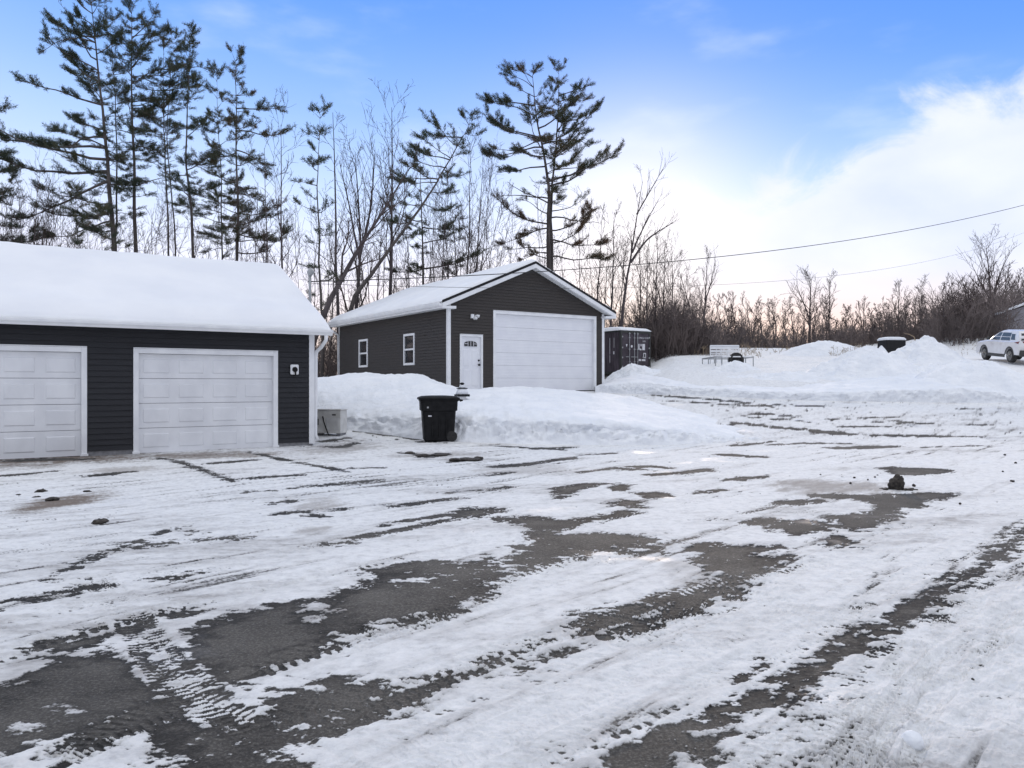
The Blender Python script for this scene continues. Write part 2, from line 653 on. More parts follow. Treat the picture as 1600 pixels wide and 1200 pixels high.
def streak(pts, h):
    """thin bare streak: centre line in photo pixels, half thickness h px, tapering to its ends"""
    n = len(pts)
    up, dn = [], []
    for i, (x, y) in enumerate(pts):
        t = i / (n - 1) if n > 1 else 0.5
        w = 0.62 * h * (0.25 + 0.75 * math.sin(math.pi * min(max(t, 0.04), 0.96)) ** 0.6)
        up.append((x, y - w))
        dn.append((x, y + w))
    return up + dn[::-1]


C1 = lambda p: crop(0, 680, 0.4375, p)
C2 = lambda p: crop(500, 750, 0.375, p)
C3 = lambda p: crop(1000, 750, 0.375, p)
C8 = lambda p: crop(1000, 600, 0.375, p)
BARE = [
    C1([(-300, 940), (0, 925), (90, 870), (180, 825), (350, 795), (520, 772), (535, 850), (620, 955), (700, 1020), (780, 1000), (880, 1005),
        (1000, 1080), (965, 1115), (1030, 1150), (960, 1260), (660, 1260), (640, 1189), (560, 1140), (600, 1090), (560, 1015), (500, 1020),
        (420, 1060), (330, 1105), (240, 1080), (180, 1090), (60, 1115), (0, 1135), (-300, 1190)]),
    C1([(645, 742), (720, 690), (850, 645), (960, 625), (1040, 603), (1080, 645), (1140, 672), (1240, 645), (1175, 592), (1290, 530),
        (1420, 500), (1560, 500), (1650, 470), (1750, 440), (1800, 500), (1700, 590), (1600, 640), (1400, 680), (1200, 722), (1140, 770), (1050, 822),
        (900, 872), (810, 915), (760, 890), (655, 790)]),
    C2([(170, 392), (240, 372), (330, 354), (480, 348), (560, 352), (620, 385), (720, 358), (800, 390), (700, 432), (640, 470), (570, 540),
        (430, 580), (330, 602), (210, 602), (130, 500), (290, 432), (470, 428), (480, 408), (290, 400)]),
    C2([(740, 155), (860, 150), (1000, 172), (1120, 155), (1260, 130), (1300, 140), (1150, 170), (940, 217), (1010, 232), (1130, 228), (1260, 232),
        (1400, 240), (1435, 315), (1280, 312), (1150, 300), (1000, 342), (850, 384), (750, 340), (880, 300), (815, 282), (930, 280), (880, 255),
        (870, 200), (780, 180)]),
    C3([(205, 272), (320, 268), (420, 285), (600, 288), (490, 312), (560, 340), (625, 330), (545, 380), (445, 408), (420, 432), (330, 410), (260, 350)]),
    C2([(1060, 622), (1095, 575), (1200, 540), (1400, 498), (1560, 455), (1680, 425), (1790, 430), (1690, 500), (1580, 552), (1400, 590), (1300, 630),
        (1200, 652), (1100, 668)]),
    C2([(780, 782), (850, 758), (930, 708), (992, 708), (980, 737), (900, 762), (850, 795)]),
    C1([(880, 975), (960, 940), (1080, 912), (1200, 888), (1330, 888), (1380, 922), (1500, 880), (1650, 860), (1570, 925), (1400, 990), (1250, 1062),
        (1100, 1092), (1010, 1070)]),
    C3([(-180, 1180), (0, 1090), (130, 1018), (300, 938), (420, 908), (560, 828), (780, 728), (860, 648), (990, 642), (1012, 662), (960, 712), (850, 762),
        (700, 872), (560, 962), (440, 1000), (280, 1082), (180, 1152), (60, 1220), (-60, 1290), (-330, 1290)]),
    C3([(1055, 565), (1130, 520), (1220, 478), (1285, 488), (1230, 530), (1160, 588)]),
    C3([(1285, 440), (1350, 405), (1400, 395), (1392, 412), (1310, 452)]),
    C3([(1450, 338), (1500, 258), (1600, 205), (1720, 130), (1740, 170), (1600, 265), (1500, 342)]),
    C3([(400, 172), (560, 165), (660, 173), (760, 178), (800, 150), (900, 148), (960, 125), (965, 100), (900, 82), (720, 72), (715, 62), (820, 58), (960, 66),
        (1190, 55), (1290, 58), (1312, 74), (1160, 95), (1190, 114), (1100, 120), (1080, 150), (1000, 192), (900, 217), (830, 202), (740, 216), (640, 226), (540, 200)]),
    C3([(752, 270), (800, 235), (862, 258), (850, 280), (790, 280)]),
    C1([(130, 772), (200, 738), (320, 724), (362, 740), (310, 772), (190, 788)]),
    C1([(390, 712), (430, 690), (520, 682), (520, 715), (440, 726)]),
    C8([(1008, 355), (1060, 349), (1180, 355), (1262, 358), (1292, 370), (1180, 383), (1060, 382)]),
    C2([(545, 155), (600, 118), (720, 115), (760, 125), (650, 162)]), C2([(1195, 100), (1260, 85), (1345, 95), (1340, 118), (1240, 112)]),
    C2([(960, 35), (1060, 15), (1190, 12), (1080, 45), (1000, 75)]), C2([(1190, 35), (1240, 12), (1300, 18), (1250, 45)]), C2([(1300, 55), (1400, 52), (1450, 65), (1380, 78)]),
    streak(C8([(478, 124), (550, 128), (630, 134)]), 2.0), streak(C8([(385, 162), (480, 172), (560, 180), (640, 186), (740, 192)]), 3.2),
    streak(C8([(690, 188), (740, 198), (820, 206), (905, 210)]), 4.2), streak(C8([(940, 213), (1100, 217), (1250, 220), (1420, 221)]), 2.6),
    streak(C8([(780, 268), (860, 268), (960, 266), (1075, 262)]), 4.2), streak(C8([(320, 296), (400, 300), (530, 309)]), 3.0),
    streak(C8([(375, 258), (450, 254), (555, 240)]), 2.2), streak(C8([(960, 156), (1060, 155), (1150, 159)]), 1.4), streak(C8([(1010, 139), (1090, 140)]), 2.0),
    streak(C8([(20, 45), (200, 58), (400, 74), (535, 88)]), 1.8), streak(C8([(545, 86), (700, 92), (870, 98)]), 1.3), streak(C8([(820, 178), (950, 178), (1080, 181)]), 2.0),
    streak(C8([(-60, 346), (60, 346), (130, 352)]), 3.6), streak(C8([(120, 378), (200, 370), (300, 358)]), 4.6), streak(C8([(350, 402), (430, 398), (520, 391)]), 4.2),
    streak(C8([(-20, 456), (60, 462), (120, 468)]), 4.0), streak(C8([(225, 458), (290, 450), (350, 443)]), 4.4), streak(C8([(1330, 105), (1410, 108)]), 1.5),
    streak(C8([(1350, 170), (1470, 173)]), 1.4), streak(C8([(415, 134), (560, 145), (700, 156)]), 1.2), streak(C8([(570, 492), (660, 492), (740, 484)]), 5.0),
    streak([(1362, 1003), (1385, 985), (1412, 962)], 13), streak([(1425, 962), (1455, 938), (1490, 915)], 9), streak([(1470, 928), (1515, 900), (1550, 872)], 11),
    streak([(760, 1052), (800, 1030), (850, 1008)], 9),
    streak(C1([(0, 92), (150, 85), (320, 84)]), 3.2), streak(C1([(0, 146), (90, 140), (200, 128)]), 2.2), streak(C1([(300, 148), (400, 140), (490, 130)]), 3.2),
    streak(C1([(560, 82), (640, 96), (730, 130), (830, 166)]), 3.2), streak(C1([(890, 62), (1000, 88), (1120, 112), (1240, 132)]), 2.4),
    streak(C1([(740, 104), (820, 98), (920, 90)]), 3.0), streak(C1([(830, 162), (950, 152), (1080, 145)]), 1.8), streak(C1([(1040, 192), (1200, 176), (1360, 160)]), 2.4),
    streak(C1([(1400, 252), (1470, 245), (1540, 235)]), 4.0), streak(C1([(1250, 370), (1340, 355), (1430, 338)]), 4.0), streak(C1([(1430, 338), (1530, 318), (1620, 300)]), 2.6),
    streak(C1([(1175, 391), (1225, 385)]), 2.5), streak(C1([(490, 396), (560, 388), (615, 380)]), 4.0), streak(C1([(170, 520), (260, 462), (330, 438), (460, 392), (600, 344)]), 1.6),
    streak(C1([(0, 606), (100, 590), (200, 575), (300, 560)]), 2.4), streak(C1([(330, 698), (460, 668), (590, 640), (690, 626)]), 3.0), streak(C1([(545, 518), (600, 512), (660, 506)]), 2.4),
    streak(C1([(980, 284), (1060, 276), (1160, 290)]), 2.8), streak(C1([(970, 246), (1060, 236)]), 3.0), streak(C1([(1260, 122), (1370, 117)]), 2.6),
    streak(C1([(300, 548), (380, 543)]), 1.6), streak(C1([(880, 205), (980, 200)]), 2.2), streak(C1([(630, 335), (690, 348)]), 2.4), streak(C1([(700, 380), (800, 374), (890, 370)]), 2.4),
    streak([(498, 690), (520, 688), (545, 684)], 3.0), streak([(506, 699), (535, 698), (560, 692)], 3.2), streak([(540, 671), (575, 676), (620, 682), (660, 688)], 1.8),
    streak([(655, 691), (700, 693)], 1.8), streak([(625, 708), (660, 712)], 2.6), streak([(652, 715), (680, 714), (700, 710)], 3.2), streak([(705, 721), (750, 718)], 2.6),
    streak([(775, 698), (840, 702), (900, 700)], 2.2), streak([(770, 730), (830, 724), (900, 716)], 4.0), streak([(835, 702), (885, 704)], 2.2), streak([(760, 745), (800, 738)], 2.0),
    streak([(905, 738), (960, 732), (1020, 735)], 3.0), streak([(1000, 742), (1060, 741), (1110, 736)], 3.4), streak([(1200, 696), (1260, 693), (1330, 694)], 2.0),
    streak([(1060, 668), (1120, 664), (1190, 662)], 1.4), streak([(905, 712), (960, 709)], 2.0), streak([(1395, 740), (1480, 737)], 2.2), streak([(1040, 627), (1130, 632), (1220, 636)], 1.5),
    streak([(640, 787), (690, 782), (730, 778)], 2.2), streak([(600, 820), (690, 806), (760, 800)], 1.8), streak([(480, 800), (540, 795)], 1.5), streak([(1440, 700), (1530, 697)], 1.6),
    streak([(1290, 655), (1370, 652)], 1.5), streak([(1405, 663), (1460, 662)], 1.6), streak([(1000, 615), (1050, 619)], 1.3), streak([(700, 770), (790, 760)], 2.0),
]
# snow islands left inside the bare patches
ISLANDS = [C1([(180, 985), (230, 972), (268, 990), (230, 1010), (190, 1005)]), C1([(50, 1022), (130, 1018), (135, 1045), (90, 1065), (45, 1050)]),
           C1([(1150, 630), (1190, 622), (1240, 650), (1180, 660)]), C2([(290, 402), (380, 408), (480, 412), (470, 424), (350, 426)]),
           C2([(1280, 290), (1400, 292), (1390, 300), (1300, 303)]), C3([(800, 172), (840, 185), (880, 208), (840, 200)]),
           C3([(560, 120), (760, 95), (930, 92), (960, 110), (920, 138), (800, 148), (640, 158), (540, 148)])]
# tyre tracks: photo pixels, width m, lug pitch m, strength
TRACKS = [
    ([(-60, 1052), (0, 1030), (150, 982), (300, 948), (437, 914), (600, 878), (760, 845)], 0.26, 0.085, 1.0),
    ([(-60, 1000), (130, 948), (240, 925), (385, 874), (481, 856), (580, 838)], 0.24, 0.085, 0.8),
    ([(150, 905), (205, 965), (240, 1015), (275, 1060), (320, 1095), (430, 1150), (520, 1200), (600, 1250)], 0.26, 0.060, .95),
    ([(400, 1050), (500, 1016), (610, 985), (710, 958), (777, 915), (860, 886), (960, 862)], 0.30, 0.090, 1.0),
    ([(560, 1120), (630, 1087), (762, 1035), (893, 990), (1010, 948), (1120, 905)], 0.28, 0.080, 1.0),
    ([(960, 1000), (1060, 960), (1100, 930), (1190, 900), (1290, 880)], 0.24, 0.075, 1.0),
    ([(1316, 1210), (1345, 1145), (1380, 1080), (1430, 1010)], 0.16, 0.050, 1.5),
    ([(1360, 1210), (1390, 1150), (1425, 1085), (1470, 1020)], 0.10, 0.050, 1.5),
    ([(1480, 945), (1540, 915), (1620, 884)], 0.22, 0.07, 0.8),
    ([(1100, 925), (1150, 928), (1215, 945), (1280, 965)], 0.30, 0.055, 1.0),
    ([(1110, 815), (1150, 803), (1210, 792), (1280, 783)], 0.30, 0.10, 1.0),
    ([(780, 1165), (920, 1080), (1080, 1010), (1230, 935), (1380, 860), (1600, 770)], 0.26, 0.08, 0.45),
    ([(0, 860), (200, 835), (420, 800), (640, 765), (900, 730), (1150, 705)], 0.26, 0.09, 0.4),
    ([(0, 905), (260, 866), (480, 828), (700, 792), (900, 765)], 0.26, 0.09, 0.4),
    ([(600, 1180), (750, 1110), (900, 1050), (1040, 1005)], 0.26, 0.08, 0.5),
    ([(1150, 1205), (1230, 1150), (1320, 1080), (1450, 1000), (1600, 930)], 0.28, 0.09, 0.5),
    ([(1240, 1000), (1262, 990), (1350, 985)], 0.5, 0.10, 0.6),
    ([(90, 1190), (190, 1140), (260, 1110)], 0.3, 0.06, 1.0),
    ([(700, 870), (830, 840), (1000, 800), (1160, 770)], 0.30, 0.10, 0.6),
    ([(-40, 946), (300, 890), (620, 830), (900, 775), (1150, 735), (1400, 706)], 0.26, 0.085, 0.7),
    ([(-40, 886), (300, 845), (600, 795), (900, 745), (1200, 712)], 0.26, 0.085, 0.6),
    ([(660, 1210), (900, 1100), (1130, 1000), (1350, 890), (1640, 770)], 0.26, 0.085, 0.6),
    ([(800, 1210), (1010, 1110), (1230, 1010), (1420, 905), (1640, 800)], 0.26, 0.085, 0.7),
    ([(980, 1008), (1180, 930), (1350, 850), (1640, 730)], 0.26, 0.085, 0.6),
    ([(540, 1018), (800, 930), (1000, 865), (1300, 790), (1640, 730)], 0.26, 0.085, 0.7),
    ([(1270, 1225), (1400, 1110), (1500, 1030), (1640, 925)], 0.24, 0.07, 0.9),
    ([(1180, 1225), (1330, 1090), (1450, 990), (1640, 870)], 0.24, 0.07, 0.7),
    ([(-20, 800), (250, 790), (500, 765), (800, 735)], 0.26, 0.085, 0.6),
    ([(200, 762), (450, 745), (700, 735), (1000, 715)], 0.26, 0.085, 0.5),
    ([(880, 868), (1150, 800), (1350, 760), (1640, 710)], 0.26, 0.085, 0.6),
    ([(1420, 1215), (1450, 1130), (1500, 1060), (1580, 1000)], 0.10, 0.05, 0.8),
    ([(420, 1130), (640, 1060), (860, 1000), (1000, 955)], 0.26, 0.085, 0.8),
]
# brown dust, (px, py, rx px, ry px, amount)
DUST = [(105, 783, 50, 15, 1.0), (60, 716, 190, 9, 1.0), (170, 712, 80, 8, 0.8), (330, 712, 110, 6, 0.8), (200, 735, 60, 6, 0.5), (1310, 762, 110, 10, 0.65), (500, 790, 40, 10, 0.5),
        (490, 830, 30, 6, 0.5), (530, 700, 60, 12, 0.5), (690, 712, 80, 6, 0.4), (1290, 772, 60, 8, 0.4), (820, 735, 90, 8, 0.35), (900, 990, 60, 12, 0.25),
        (1090, 900, 60, 20, 0.3), (560, 945, 60, 25, 0.3), (40, 720, 120, 12, 0.7)]


def poly_sdf(X, Y, poly):
    d2 = np.full(X.shape, 1e9)
    inside = np.zeros(X.shape, dtype=bool)
    n = len(poly)
    for i in range(n):
        ax, ay = poly[i]
        bx, by = poly[(i + 1) % n]
        ex, ey = bx - ax, by - ay
        wx, wy = X - ax, Y - ay
        t = np.clip((wx * ex + wy * ey) / (ex * ex + ey * ey + 1e-12), 0, 1)
        dx, dy = wx - ex * t, wy - ey * t
        d2 = np.minimum(d2, dx * dx + dy * dy)
        c = ((ay > Y) != (by > Y)) & (X < ex * (Y - ay) / (ey + (1e-12 if ey >= 0 else -1e-12)) + ax)
        inside ^= c
    d = np.sqrt(d2)
    return np.where(inside, -d, d)


def resample(pts, step):
    pts = np.array(pts)
    # catmull-rom
    out = []
    for i in range(len(pts) - 1):
        p0, p1, p2, p3 = pts[max(i - 1, 0)], pts[i], pts[i + 1], pts[min(i + 2, len(pts) - 1)]
        n = max(2, int(np.linalg.norm(p2 - p1) / step))
        for t in np.linspace(0, 1, n, endpoint=False):
            out.append(0.5 * ((2 * p1) + (-p0 + p2) * t + (2 * p0 - 5 * p1 + 4 * p2 - p3) * t * t + (-p0 + 3 * p1 - 3 * p2 + p3) * t ** 3))
    out.append(pts[-1])
    return np.array(out)


FOOT_B = [(930, 612), (1050, 619), (1200, 626), (1300, 629), (1450, 628), (1560, 622), (1610, 606)]


def build_ground():
    # columns by direction, rows by distance: fine where it is near
    tx = np.concatenate([-np.linspace(1.9, 0.78, 45, endpoint=False), np.linspace(-0.78, 0.78, 1360), np.linspace(0.78, 1.9, 46)[1:]])
    inv = np.linspace(1 / 2.35, 1 / 34.0, 640)
    Yr = np.concatenate([np.linspace(0.4, 2.3, 14), 1 / inv, np.linspace(34.4, 64, 130), np.geomspace(65, 420, 40)])
    T, Yg = np.meshgrid(tx, Yr)
    X = (T * Yg).ravel()
    Y = Yg.ravel()
    sd = np.full(X.shape, 1.5)
    for pl in BARE:
        w = px_poly(pl)
        mg = 0.9
        sel = np.where((X > w[:, 0].min() - mg) & (X < w[:, 0].max() + mg) & (Y > w[:, 1].min() - mg) & (Y < w[:, 1].max() + mg))[0]
        if len(sel):
            sd[sel] = np.minimum(sd[sel], poly_sdf(X[sel], Y[sel], w))
    for pl in ISLANDS:
        w = px_poly(pl)
        sel = np.where((X > w[:, 0].min() - .5) & (X < w[:, 0].max() + .5) & (Y > w[:, 1].min() - .5) & (Y < w[:, 1].max() + .5))[0]
        if len(sel):
            sd[sel] = np.maximum(sd[sel], -poly_sdf(X[sel], Y[sel], w))
    # noises along the direction of travel
    th = R(48)
    A = X * math.cos(th) + Y * math.sin(th)
    Bc = -X * math.sin(th) + Y * math.cos(th)
    ragged = fbm(A * 2.2, Bc * 6.0, 5, 3, 0.62)
    fine = fbm(A * 12, Bc * 26, 4, 31, 0.65)
    streaky = fbm(A * 0.7, Bc * 6.5, 5, 11, 0.6)
    blot = fbm(X * 0.35, Y * 0.35, 3, 23)
    cross = fbm(X * 6.5, Y * 15, 5, 91, 0.65)
    nearw = sstep(14, 6, Y)
    field = sd - 0.020 * nearw + ragged * (0.07 + 0.010 * np.clip(Y, 0, 25)) + fine * (0.05 + 0.06 * nearw) + cross * (0.19 * nearw + 0.06)
    # tracks
    lug_h = np.zeros(X.shape)
    press = np.zeros(X.shape)
    pits = np.zeros(X.shape)
    for pts, wd, pitch, st in TRACKS:
        w = resample([[*G(x, y)[:2]] for x, y in pts], 0.12)
        sel = np.where((X > w[:, 0].min() - .4) & (X < w[:, 0].max() + .4) & (Y > w[:, 1].min() - .4) & (Y < w[:, 1].max() + .4))[0]
        if not len(sel):
            continue
        xs, ys = X[sel], Y[sel]
        best = np.full(xs.shape, 1e9)
        uu = np.zeros(xs.shape)
        vv = np.zeros(xs.shape)
        acc = 0.0
        for i in range(len(w) - 1):
            e = w[i + 1] - w[i]
            L = float(np.hypot(*e)) + 1e-9
            ux, uy = e / L
            wx, wy = xs - w[i, 0], ys - w[i, 1]
            t = np.clip(wx * ux + wy * uy, 0, L)
            dx, dy = wx - ux * t, wy - uy * t
            d = np.hypot(dx, dy)
            m_ = d < best
            best[m_] = d[m_]
            uu[m_] = acc + t[m_]
            vv[m_] = (wx * -uy + wy * ux)[m_]
            acc += L
        wob = fbm(uu * 0.8, uu * 0 + 3.3, 3, 5)
        wd = wd * .82
        pitch = pitch * .8
        hw = wd / 2 * (1 + 0.25 * wob)
        inside = sstep(1.12, 0.92, best / hw)
        fade = np.clip(0.35 + 1.5 * (fbm(uu * 0.55, vv * 2.0, 3, 77) + 0.35), 0, 1)
        side = np.where(vv > 0, 0.5, 0.0)
        ph = uu / pitch + side + np.abs(vv) / wd * 1.1
        lug = sstep(-0.25, 0.35, np.sin(2 * math.pi * ph) - 0.25 * np.cos(2 * math.pi * vv / (wd * 0.34)))
        pit = sstep(.25, .8, np.sin(2 * math.pi * ph)) * sstep(.15, .7, np.abs(np.sin(2.5 * math.pi * vv / wd + .9 * wob)))
        amt = inside * fade * st * .8 * sstep(-.45, .05, fbm(uu * 3.1, vv * 9, 3, 78))
        lug_h[sel] = np.where(amt > np.abs(press[sel]), (lug - 0.55) * amt, lug_h[sel])
        press[sel] = np.maximum(press[sel], amt)
        pits[sel] = np.maximum(pits[sel], pit * np.clip(amt * 1.5, 0, 1))
        # a low ridge squeezed up at both sides of the tyre
        lug_h[sel] += 0.35 * st * fade * np.exp(-((best - hw * 1.15) / 0.03) ** 2)
    near_edge = np.exp(-np.clip(field, 0, 5) / 0.16)
    field = field + lug_h * (0.05 + 0.16 * near_edge) - press * 0.05
    e = 0.055 + 0.004 * Y
    cover = sstep(-e, e * 1.6, field)
    crumbs = sstep(.22, .42, fbm(X * 15, Y * 24, 4, 63, .7) + .25 * cross) * sstep(-.50, -.02, field) * sstep(.0, .25, fbm(X * 1.1, Y * 1.1, 3, 64) + .12)
    cover = np.maximum(cover, crumbs * .75)
    wet = sstep(-.22, -.02, field + .10 * ragged) * sstep(.0, .5, fbm(X * .7, Y * .7, 3, 66) + .3)
    ripple = fbm(A * 3.0, Bc * 11, 5, 43, 0.62)
    # thin worn streaks in the packed snow
    worn = sstep(0.12, 0.62, streaky + 0.30 * blot) * 0.62 + 0.18 * sstep(0.0, 0.5, ripple)
    open_drive = sstep(33, 30, Y)
    cover = cover * (1 - worn * open_drive * sstep(0.9, 0.2, press * 0))
    speck = sstep(0.34, 0.56, fbm(X * 7, Y * 16, 4, 51, 0.75) + .22 * fbm(X * .6, Y * .6, 3, 52)) * (0.62 + 0.3 * near_edge)
    cover = np.clip(cover - speck * open_drive, 0, 1)
    pitn = sstep(-.10, .30, fbm(X * 1.6, Y * 1.6, 3, 97))
    cover = np.clip(cover - pits * (.66 + .30 * near_edge) * pitn, 0, 1)
    flow = fbm(X * 0.35 + .3 * Y, Y * 1.7 - .55 * X, 6, 57, 0.62)
    veil = np.clip(.42 * sstep(.08, .55, flow + .25 * blot) * (.5 + sstep(-.3, .4, cross)) + .34 * sstep(.05, .6, streaky) + .40 * near_edge * sstep(-.3, .4, ripple) + .30 * sstep(.15, .6, cross), 0, .80) * open_drive
    # deep snow beyond the ploughed edge
    fb = np.array([[*G(x, y)[:2]] for x, y in FOOT_B])
    yb = np.interp(X, fb[:, 0], fb[:, 1], left=33.0, right=60.0)
    deep = sstep(2.2, 4.5, Y - yb) * sstep(5.0, 7.5, X + (Y > 40) * 3)
    deep = np.maximum(deep, sstep(36, 40, Y) * (X < 22))
    deep = np.maximum(deep, sstep(46, 52, Y))
    cover = np.maximum(cover, deep)
    lowright = sstep(0.4, 1.2, X - (Y - 2.6)) * sstep(9, 6, Y)
    bump = fbm(X * 3.2, Y * 3.2, 6, 41, 0.62)
    hump = fbm(X * 1.1, Y * 1.1, 3, 47)
    thick = 0.005 + 0.007 * (bump + 0.4) + 0.007 * ripple + 0.005 * cross + 0.010 * hump + lowright * (0.030 * bump + 0.026 * ripple + 0.012)
    Z = terrain(X, Y) + np.clip(thick, 0.004, 1) * sstep(0.1, 0.9, cover) - pits * 0.006 + lug_h * 0.011 * (0.25 + 0.75 * cover) - press * (0.006 + .010 * lowright) * cover + 0.0025 * fine
    Z = Z + 0.03 * fbm(X * 0.22, Y * 0.22, 3, 61) * sstep(2, 10, Y)
    Z = Z + deep * (0.26 + 0.22 * fbm(X * 0.28, Y * 0.28, 4, 71) + 0.16 * np.abs(fbm(X * 0.9, Y * 0.9, 5, 73, .6)) * sstep(50, 42, Y))
    dirt = np.zeros(X.shape)
    for (px, py, rx, ry, am) in DUST:
        c = G(px, py)
        cx = rx / F * c.y
        cy = abs(G(px, py - ry).y - c.y) + 0.05
        q = ((X - c.x) / cx) ** 2 + ((Y - c.y) / cy) ** 2
        dirt = np.maximum(dirt, am * sstep(1.5, 0.0, q + 1.6 * ragged + 0.5 * fine))
    dirt = np.clip(dirt + 0.10 * sstep(0.1, 0.6, streaky) * open_drive, 0, 1)
    V = np.stack([X, Y, Z], 1)
    o = np_mesh('ground', V, grid_faces(len(Yr), len(tx)), M['ground'], None, True, {'cover': cover, 'dirt': dirt * (1 - deep), 'veil': veil * (1 - deep), 'wet': wet})
    tag(o, 'packed snow and bare asphalt of the yard, tyre tracked, rising to a snowy field', None, None, 'structure')
    # wide sheet below, reaching past the frame on every side
    b = MB()
    b.add([(-900, -900, -0.12), (900, -900, -0.12), (900, 900, -0.12), (-900, 900, -0.12)], [(0, 1, 2, 3)])
    tag(b.build('snow_plain', M['snow']), 'flat snow covered ground around the yard', None, None, 'structure')


build_ground()


# ------------------------------------------------------------------ snow banks and piles
def loft_bank(name, cols, label, nu=260, nv=70, noise=0.10, seed=1):
    """cols: list of (px, [(py, Y), ...]) rails from foot to back"""
    K = len(cols[0][1])
    pts = np.array([[list(P(px, py, y)) for py, y in rails] for px, rails in cols])   # (C,K,3)
    C = len(cols)

    def cat(arr, n):
        m = len(arr)
        u = np.linspace(0, m - 1 - 1e-6, n)
        i = np.floor(u).astype(int)
        t = (u - i).reshape(-1, *([1] * (arr.ndim - 1)))
        p0, p1, p2, p3 = arr[np.clip(i - 1, 0, m - 1)], arr[i], arr[np.clip(i + 1, 0, m - 1)], arr[np.clip(i + 2, 0, m - 1)]
        return 0.5 * (2 * p1 + (p2 - p0) * t + (2 * p0 - 5 * p1 + 4 * p2 - p3) * t * t + (3 * p1 - p0 - 3 * p2 + p3) * t ** 3)

    g = cat(pts, nu)
    g = np.swapaxes(cat(np.swapaxes(g, 0, 1), nv), 0, 1)
    X, Y, Z = g[..., 0].ravel(), g[..., 1].ravel(), g[..., 2].ravel()
    v = np.tile(np.linspace(0, 1, nv), nu)
    u = np.repeat(np.linspace(0, 1, nu), nv)
    w = sstep(0, 0.10, v) * sstep(1, 0.9, v) * sstep(0, 0.04, u) * sstep(1, 0.94, u)
    n = fbm(X * 0.9, Y * 0.9 + Z * 1.2, 5, seed, 0.52) * 1.0 + 0.5 * np.abs(fbm(X * 2.3, Y * 2.3 + Z * 2, 4, seed + 9))
    face = np.exp(-((v - 0.16) / 0.14) ** 2)
    lump = np.abs(fbm(X * 3.2, Z * 4.5 + Y, 4, seed + 21, 0.6))
    chunk = np.abs(fbm(X * 2.0 + 5, (Y + Z) * 2.6, 5, seed + 33, .65))
    Z = Z + noise * (n * w) + face * w * 0.20 * (lump - 0.2) + w * .13 * (chunk - .15) * sstep(-.2, .25, fbm(X * .5, Y * .5, 2, seed + 50))
    Y = Y - face * w * 0.32 * (lump - 0.2)
    V = np.stack([X, Y, Z], 1)
    o = np_mesh(name, V, grid_faces(nu, nv), M['snow'], None, True)
    return tag(o, label, 'snow bank')


def FY(px, py):
    return G(px, py).y


def bank_col(px, foot, sh, mid, crest, cy, back=None):
    fy = FY(px, foot)
    my = fy + (cy - fy) * 0.5
    back = crest + 14 if back is None else back
    return (px, [(foot + 3, fy - 0.05), (foot - (foot - sh) * 0.55, fy + 0.28), (sh, fy + 0.8), (mid, my + 0.3), (crest, cy), (back, cy + 1.6), (back + 25, cy + 3.0)])


loft_bank('snow_bank', [
    bank_col(440, 660, 640, 612, 600, 25.5), bank_col(500, 668, 644, 610, 591, 26), bank_col(560, 674, 646, 612, 585, 26.5), bank_col(610, 680, 646, 612, 586, 26.3),
    bank_col(660, 687, 645, 614, 588, 26.0), bank_col(700, 690, 646, 620, 602, 25.6), bank_col(735, 692, 646, 622, 609, 25.6),
    bank_col(780, 694, 646, 622, 606, 25.6), bank_col(830, 695, 647, 622, 605, 26), bank_col(880, 696, 650, 626, 608, 26.3), bank_col(930, 697, 655, 632, 615, 26.3),
    bank_col(1000, 696, 662, 642, 625, 25.6), bank_col(1060, 695, 670, 653, 640, 24.3), bank_col(1110, 692, 676, 663, 655, 22.9),
    bank_col(1150, 690, 682, 675, 669, 21.8), bank_col(1180, 688, 685, 683, 681, 21.0), bank_col(1205, 688, 687, 687, 687, 20.8)],
    'long ploughed snow bank in front of the charcoal garage, behind the trash bin', noise=0.13, seed=5)

def steep(px, rails):
    (fp, fy), _, (tp, ty) = rails[:3]
    return (px, [(fp + 2, fy), (fp - .80 * (fp - tp), fy + .25), (tp, fy + .95)] + rails[3:])


loft_bank('snow_bank', [steep(*c_) for c_ in [
    (930, [(612, 30.5), (608, 30.9), (604, 31.6), (604, 33), (606, 35)]),
    (965, [(614, 30.0), (606, 30.5), (598, 31.5), (592, 34), (600, 37)]),
    (1000, [(617, 29.7), (606, 30.2), (596, 31.5), (586, 34.5), (592, 38)]),
    (1050, [(621, 29.2), (611, 29.6), (602, 31), (592, 35), (592, 39)]),
    (1120, [(625, 28.4), (616, 28.8), (607, 30.0), (600, 33), (594, 37)]),
    (1200, [(629, 27.7), (619, 28.1), (610, 29.3), (602, 32), (596, 36)]),
    (1300, [(633, 27.1), (622, 27.4), (611, 28.6), (598, 31.5), (594, 36)]),
    (1400, [(633, 26.9), (622, 27.2), (606, 28.4), (588, 31), (588, 35)]),
    (1480, [(632, 26.6), (620, 26.9), (605, 28.0), (592, 30), (590, 34)]),
    (1560, [(629, 26.4), (618, 26.8), (610, 27.6), (606, 29.5), (600, 32)]),
    (1610, [(640, 26.4), (638, 26.8), (634, 27.6), (632, 29.0), (632, 30)])]],
    'low cut snow bank along the far edge of the yard, below the trailer', noise=0.14, seed=15)


